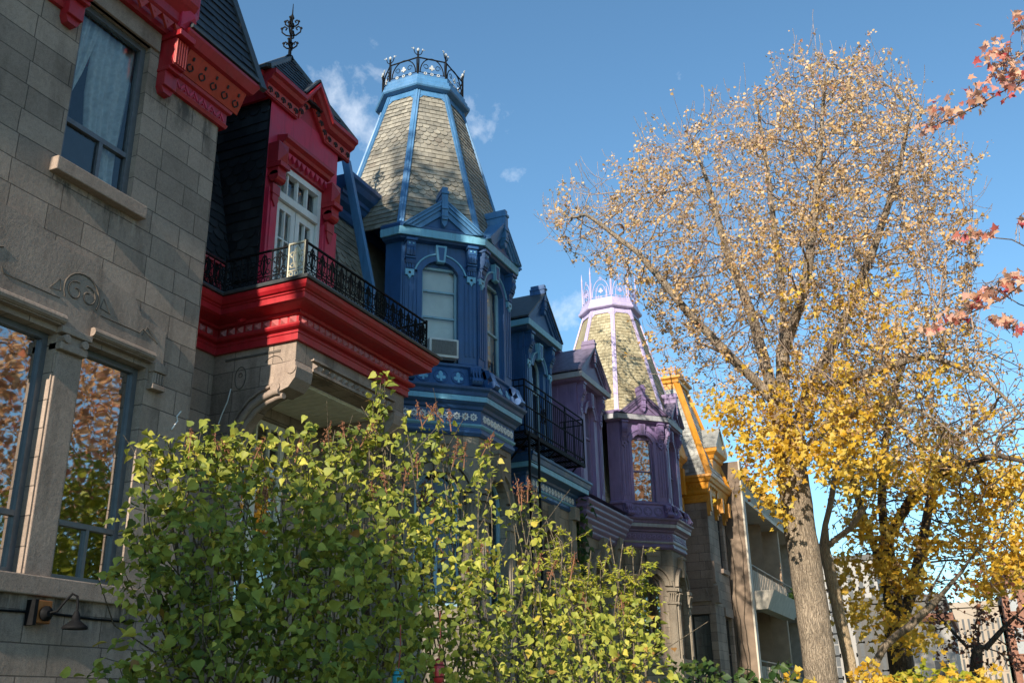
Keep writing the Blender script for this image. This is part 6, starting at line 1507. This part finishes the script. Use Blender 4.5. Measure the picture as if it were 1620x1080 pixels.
# ------------------------------------------------------------------ light, sky, camera
AZ,EL=R(SUN_AZ),R(SUN_EL)
sd_=Vector((-math.sin(AZ)*math.cos(EL),-math.cos(AZ)*math.cos(EL),math.sin(EL)))
sl_=bpy.data.lights.new('sun','SUN'); sl_.energy=SUN_E; sl_.angle=R(.53); sl_.color=(1,.90,.74)
so_=bpy.data.objects.new('sun',sl_); COL.objects.link(so_); so_.rotation_euler=sd_.to_track_quat('Z','Y').to_euler(); so_.location=sd_*60
wd=bpy.data.worlds.new('World'); scene.world=wd; wd.use_nodes=True; nt=wd.node_tree; nt.nodes.clear()
def wn(t,**k):
    o=nt.nodes.new(t)
    for a,v in k.items(): setattr(o,a,v)
    return o
out=wn('ShaderNodeOutputWorld'); bg=wn('ShaderNodeBackground'); sky=wn('ShaderNodeTexSky'); sky.sky_type='NISHITA'; sky.sun_disc=False
sky.sun_elevation=EL; sky.sun_rotation=math.atan2(sd_.x,sd_.y); sky.air_density=1.0; sky.dust_density=SKY_DUST; sky.ozone_density=SKY_OZ; sky.altitude=50
bg.inputs['Strength'].default_value=SKY_S
tc=wn('ShaderNodeTexCoord'); nz=wn('ShaderNodeTexNoise'); nz.inputs['Scale'].default_value=22; nz.inputs['Distortion'].default_value=.15; nz.inputs['Detail'].default_value=7; nz.inputs['Roughness'].default_value=.62
nt.links.new(tc.outputs['Generated'],nz.inputs['Vector'])
# thin scattered clouds in a few patches of the sky
acc=None
for (px,py,rad,amp) in ((570,180,.085,1),(600,120,.05,.8),(760,200,.055,.95),(800,275,.04,.6),(900,500,.06,.85)):
    d=ray(px,py); dt=wn('ShaderNodeVectorMath',operation='DISTANCE'); nt.links.new(tc.outputs['Generated'],dt.inputs[0]); dt.inputs[1].default_value=tuple(d)
    mr=wn('ShaderNodeMapRange'); mr.inputs['From Min'].default_value=rad; mr.inputs['From Max'].default_value=0; mr.inputs['To Min'].default_value=0; mr.inputs['To Max'].default_value=.30*amp
    nt.links.new(dt.outputs['Value'],mr.inputs['Value'])
    if acc is None: acc=mr.outputs[0]
    else:
        mm=wn('ShaderNodeMath',operation='MAXIMUM'); nt.links.new(acc,mm.inputs[0]); nt.links.new(mr.outputs[0],mm.inputs[1]); acc=mm.outputs[0]
ad=wn('ShaderNodeMath',operation='ADD'); nt.links.new(acc,ad.inputs[0]); nt.links.new(nz.outputs['Fac'],ad.inputs[1])
n2=wn('ShaderNodeMapRange'); n2.inputs['From Min'].default_value=.68; n2.inputs['From Max'].default_value=1.02; n2.inputs['To Max'].default_value=.5; nt.links.new(ad.outputs[0],n2.inputs['Value'])
mu2=n2
mx_=wn('ShaderNodeMix',data_type='RGBA'); nt.links.new(mu2.outputs[0],mx_.inputs[0]); tn_=wn('ShaderNodeMix',data_type='RGBA',blend_type='MULTIPLY'); tn_.inputs[0].default_value=1; nt.links.new(sky.outputs[0],tn_.inputs[6]); tn_.inputs[7].default_value=(*SKY_TINT,1); nt.links.new(tn_.outputs[2],mx_.inputs[6]); mx_.inputs[7].default_value=(CLOUD*.95,CLOUD*.97,CLOUD,1)
nt.links.new(mx_.outputs[2],bg.inputs['Color']); nt.links.new(bg.outputs[0],out.inputs[0])
cd=bpy.data.cameras.new('camera'); cam=bpy.data.objects.new('camera',cd); COL.objects.link(cam)
cd.sensor_fit='HORIZONTAL'; cd.sensor_width=36; cd.lens=FPX/1620*36; cd.clip_end=2000; cd.clip_start=.05
m4=Matrix(RC.tolist()).to_4x4(); m4.translation=Vector(CAMP); cam.matrix_world=m4; scene.camera=cam
scene.view_settings.view_transform='Standard'; scene.view_settings.look='None'; scene.view_settings.exposure=EXPO; scene.view_settings.gamma=1
scene.cycles.max_bounces=10; scene.cycles.transparent_max_bounces=16; scene.cycles.use_denoising=True
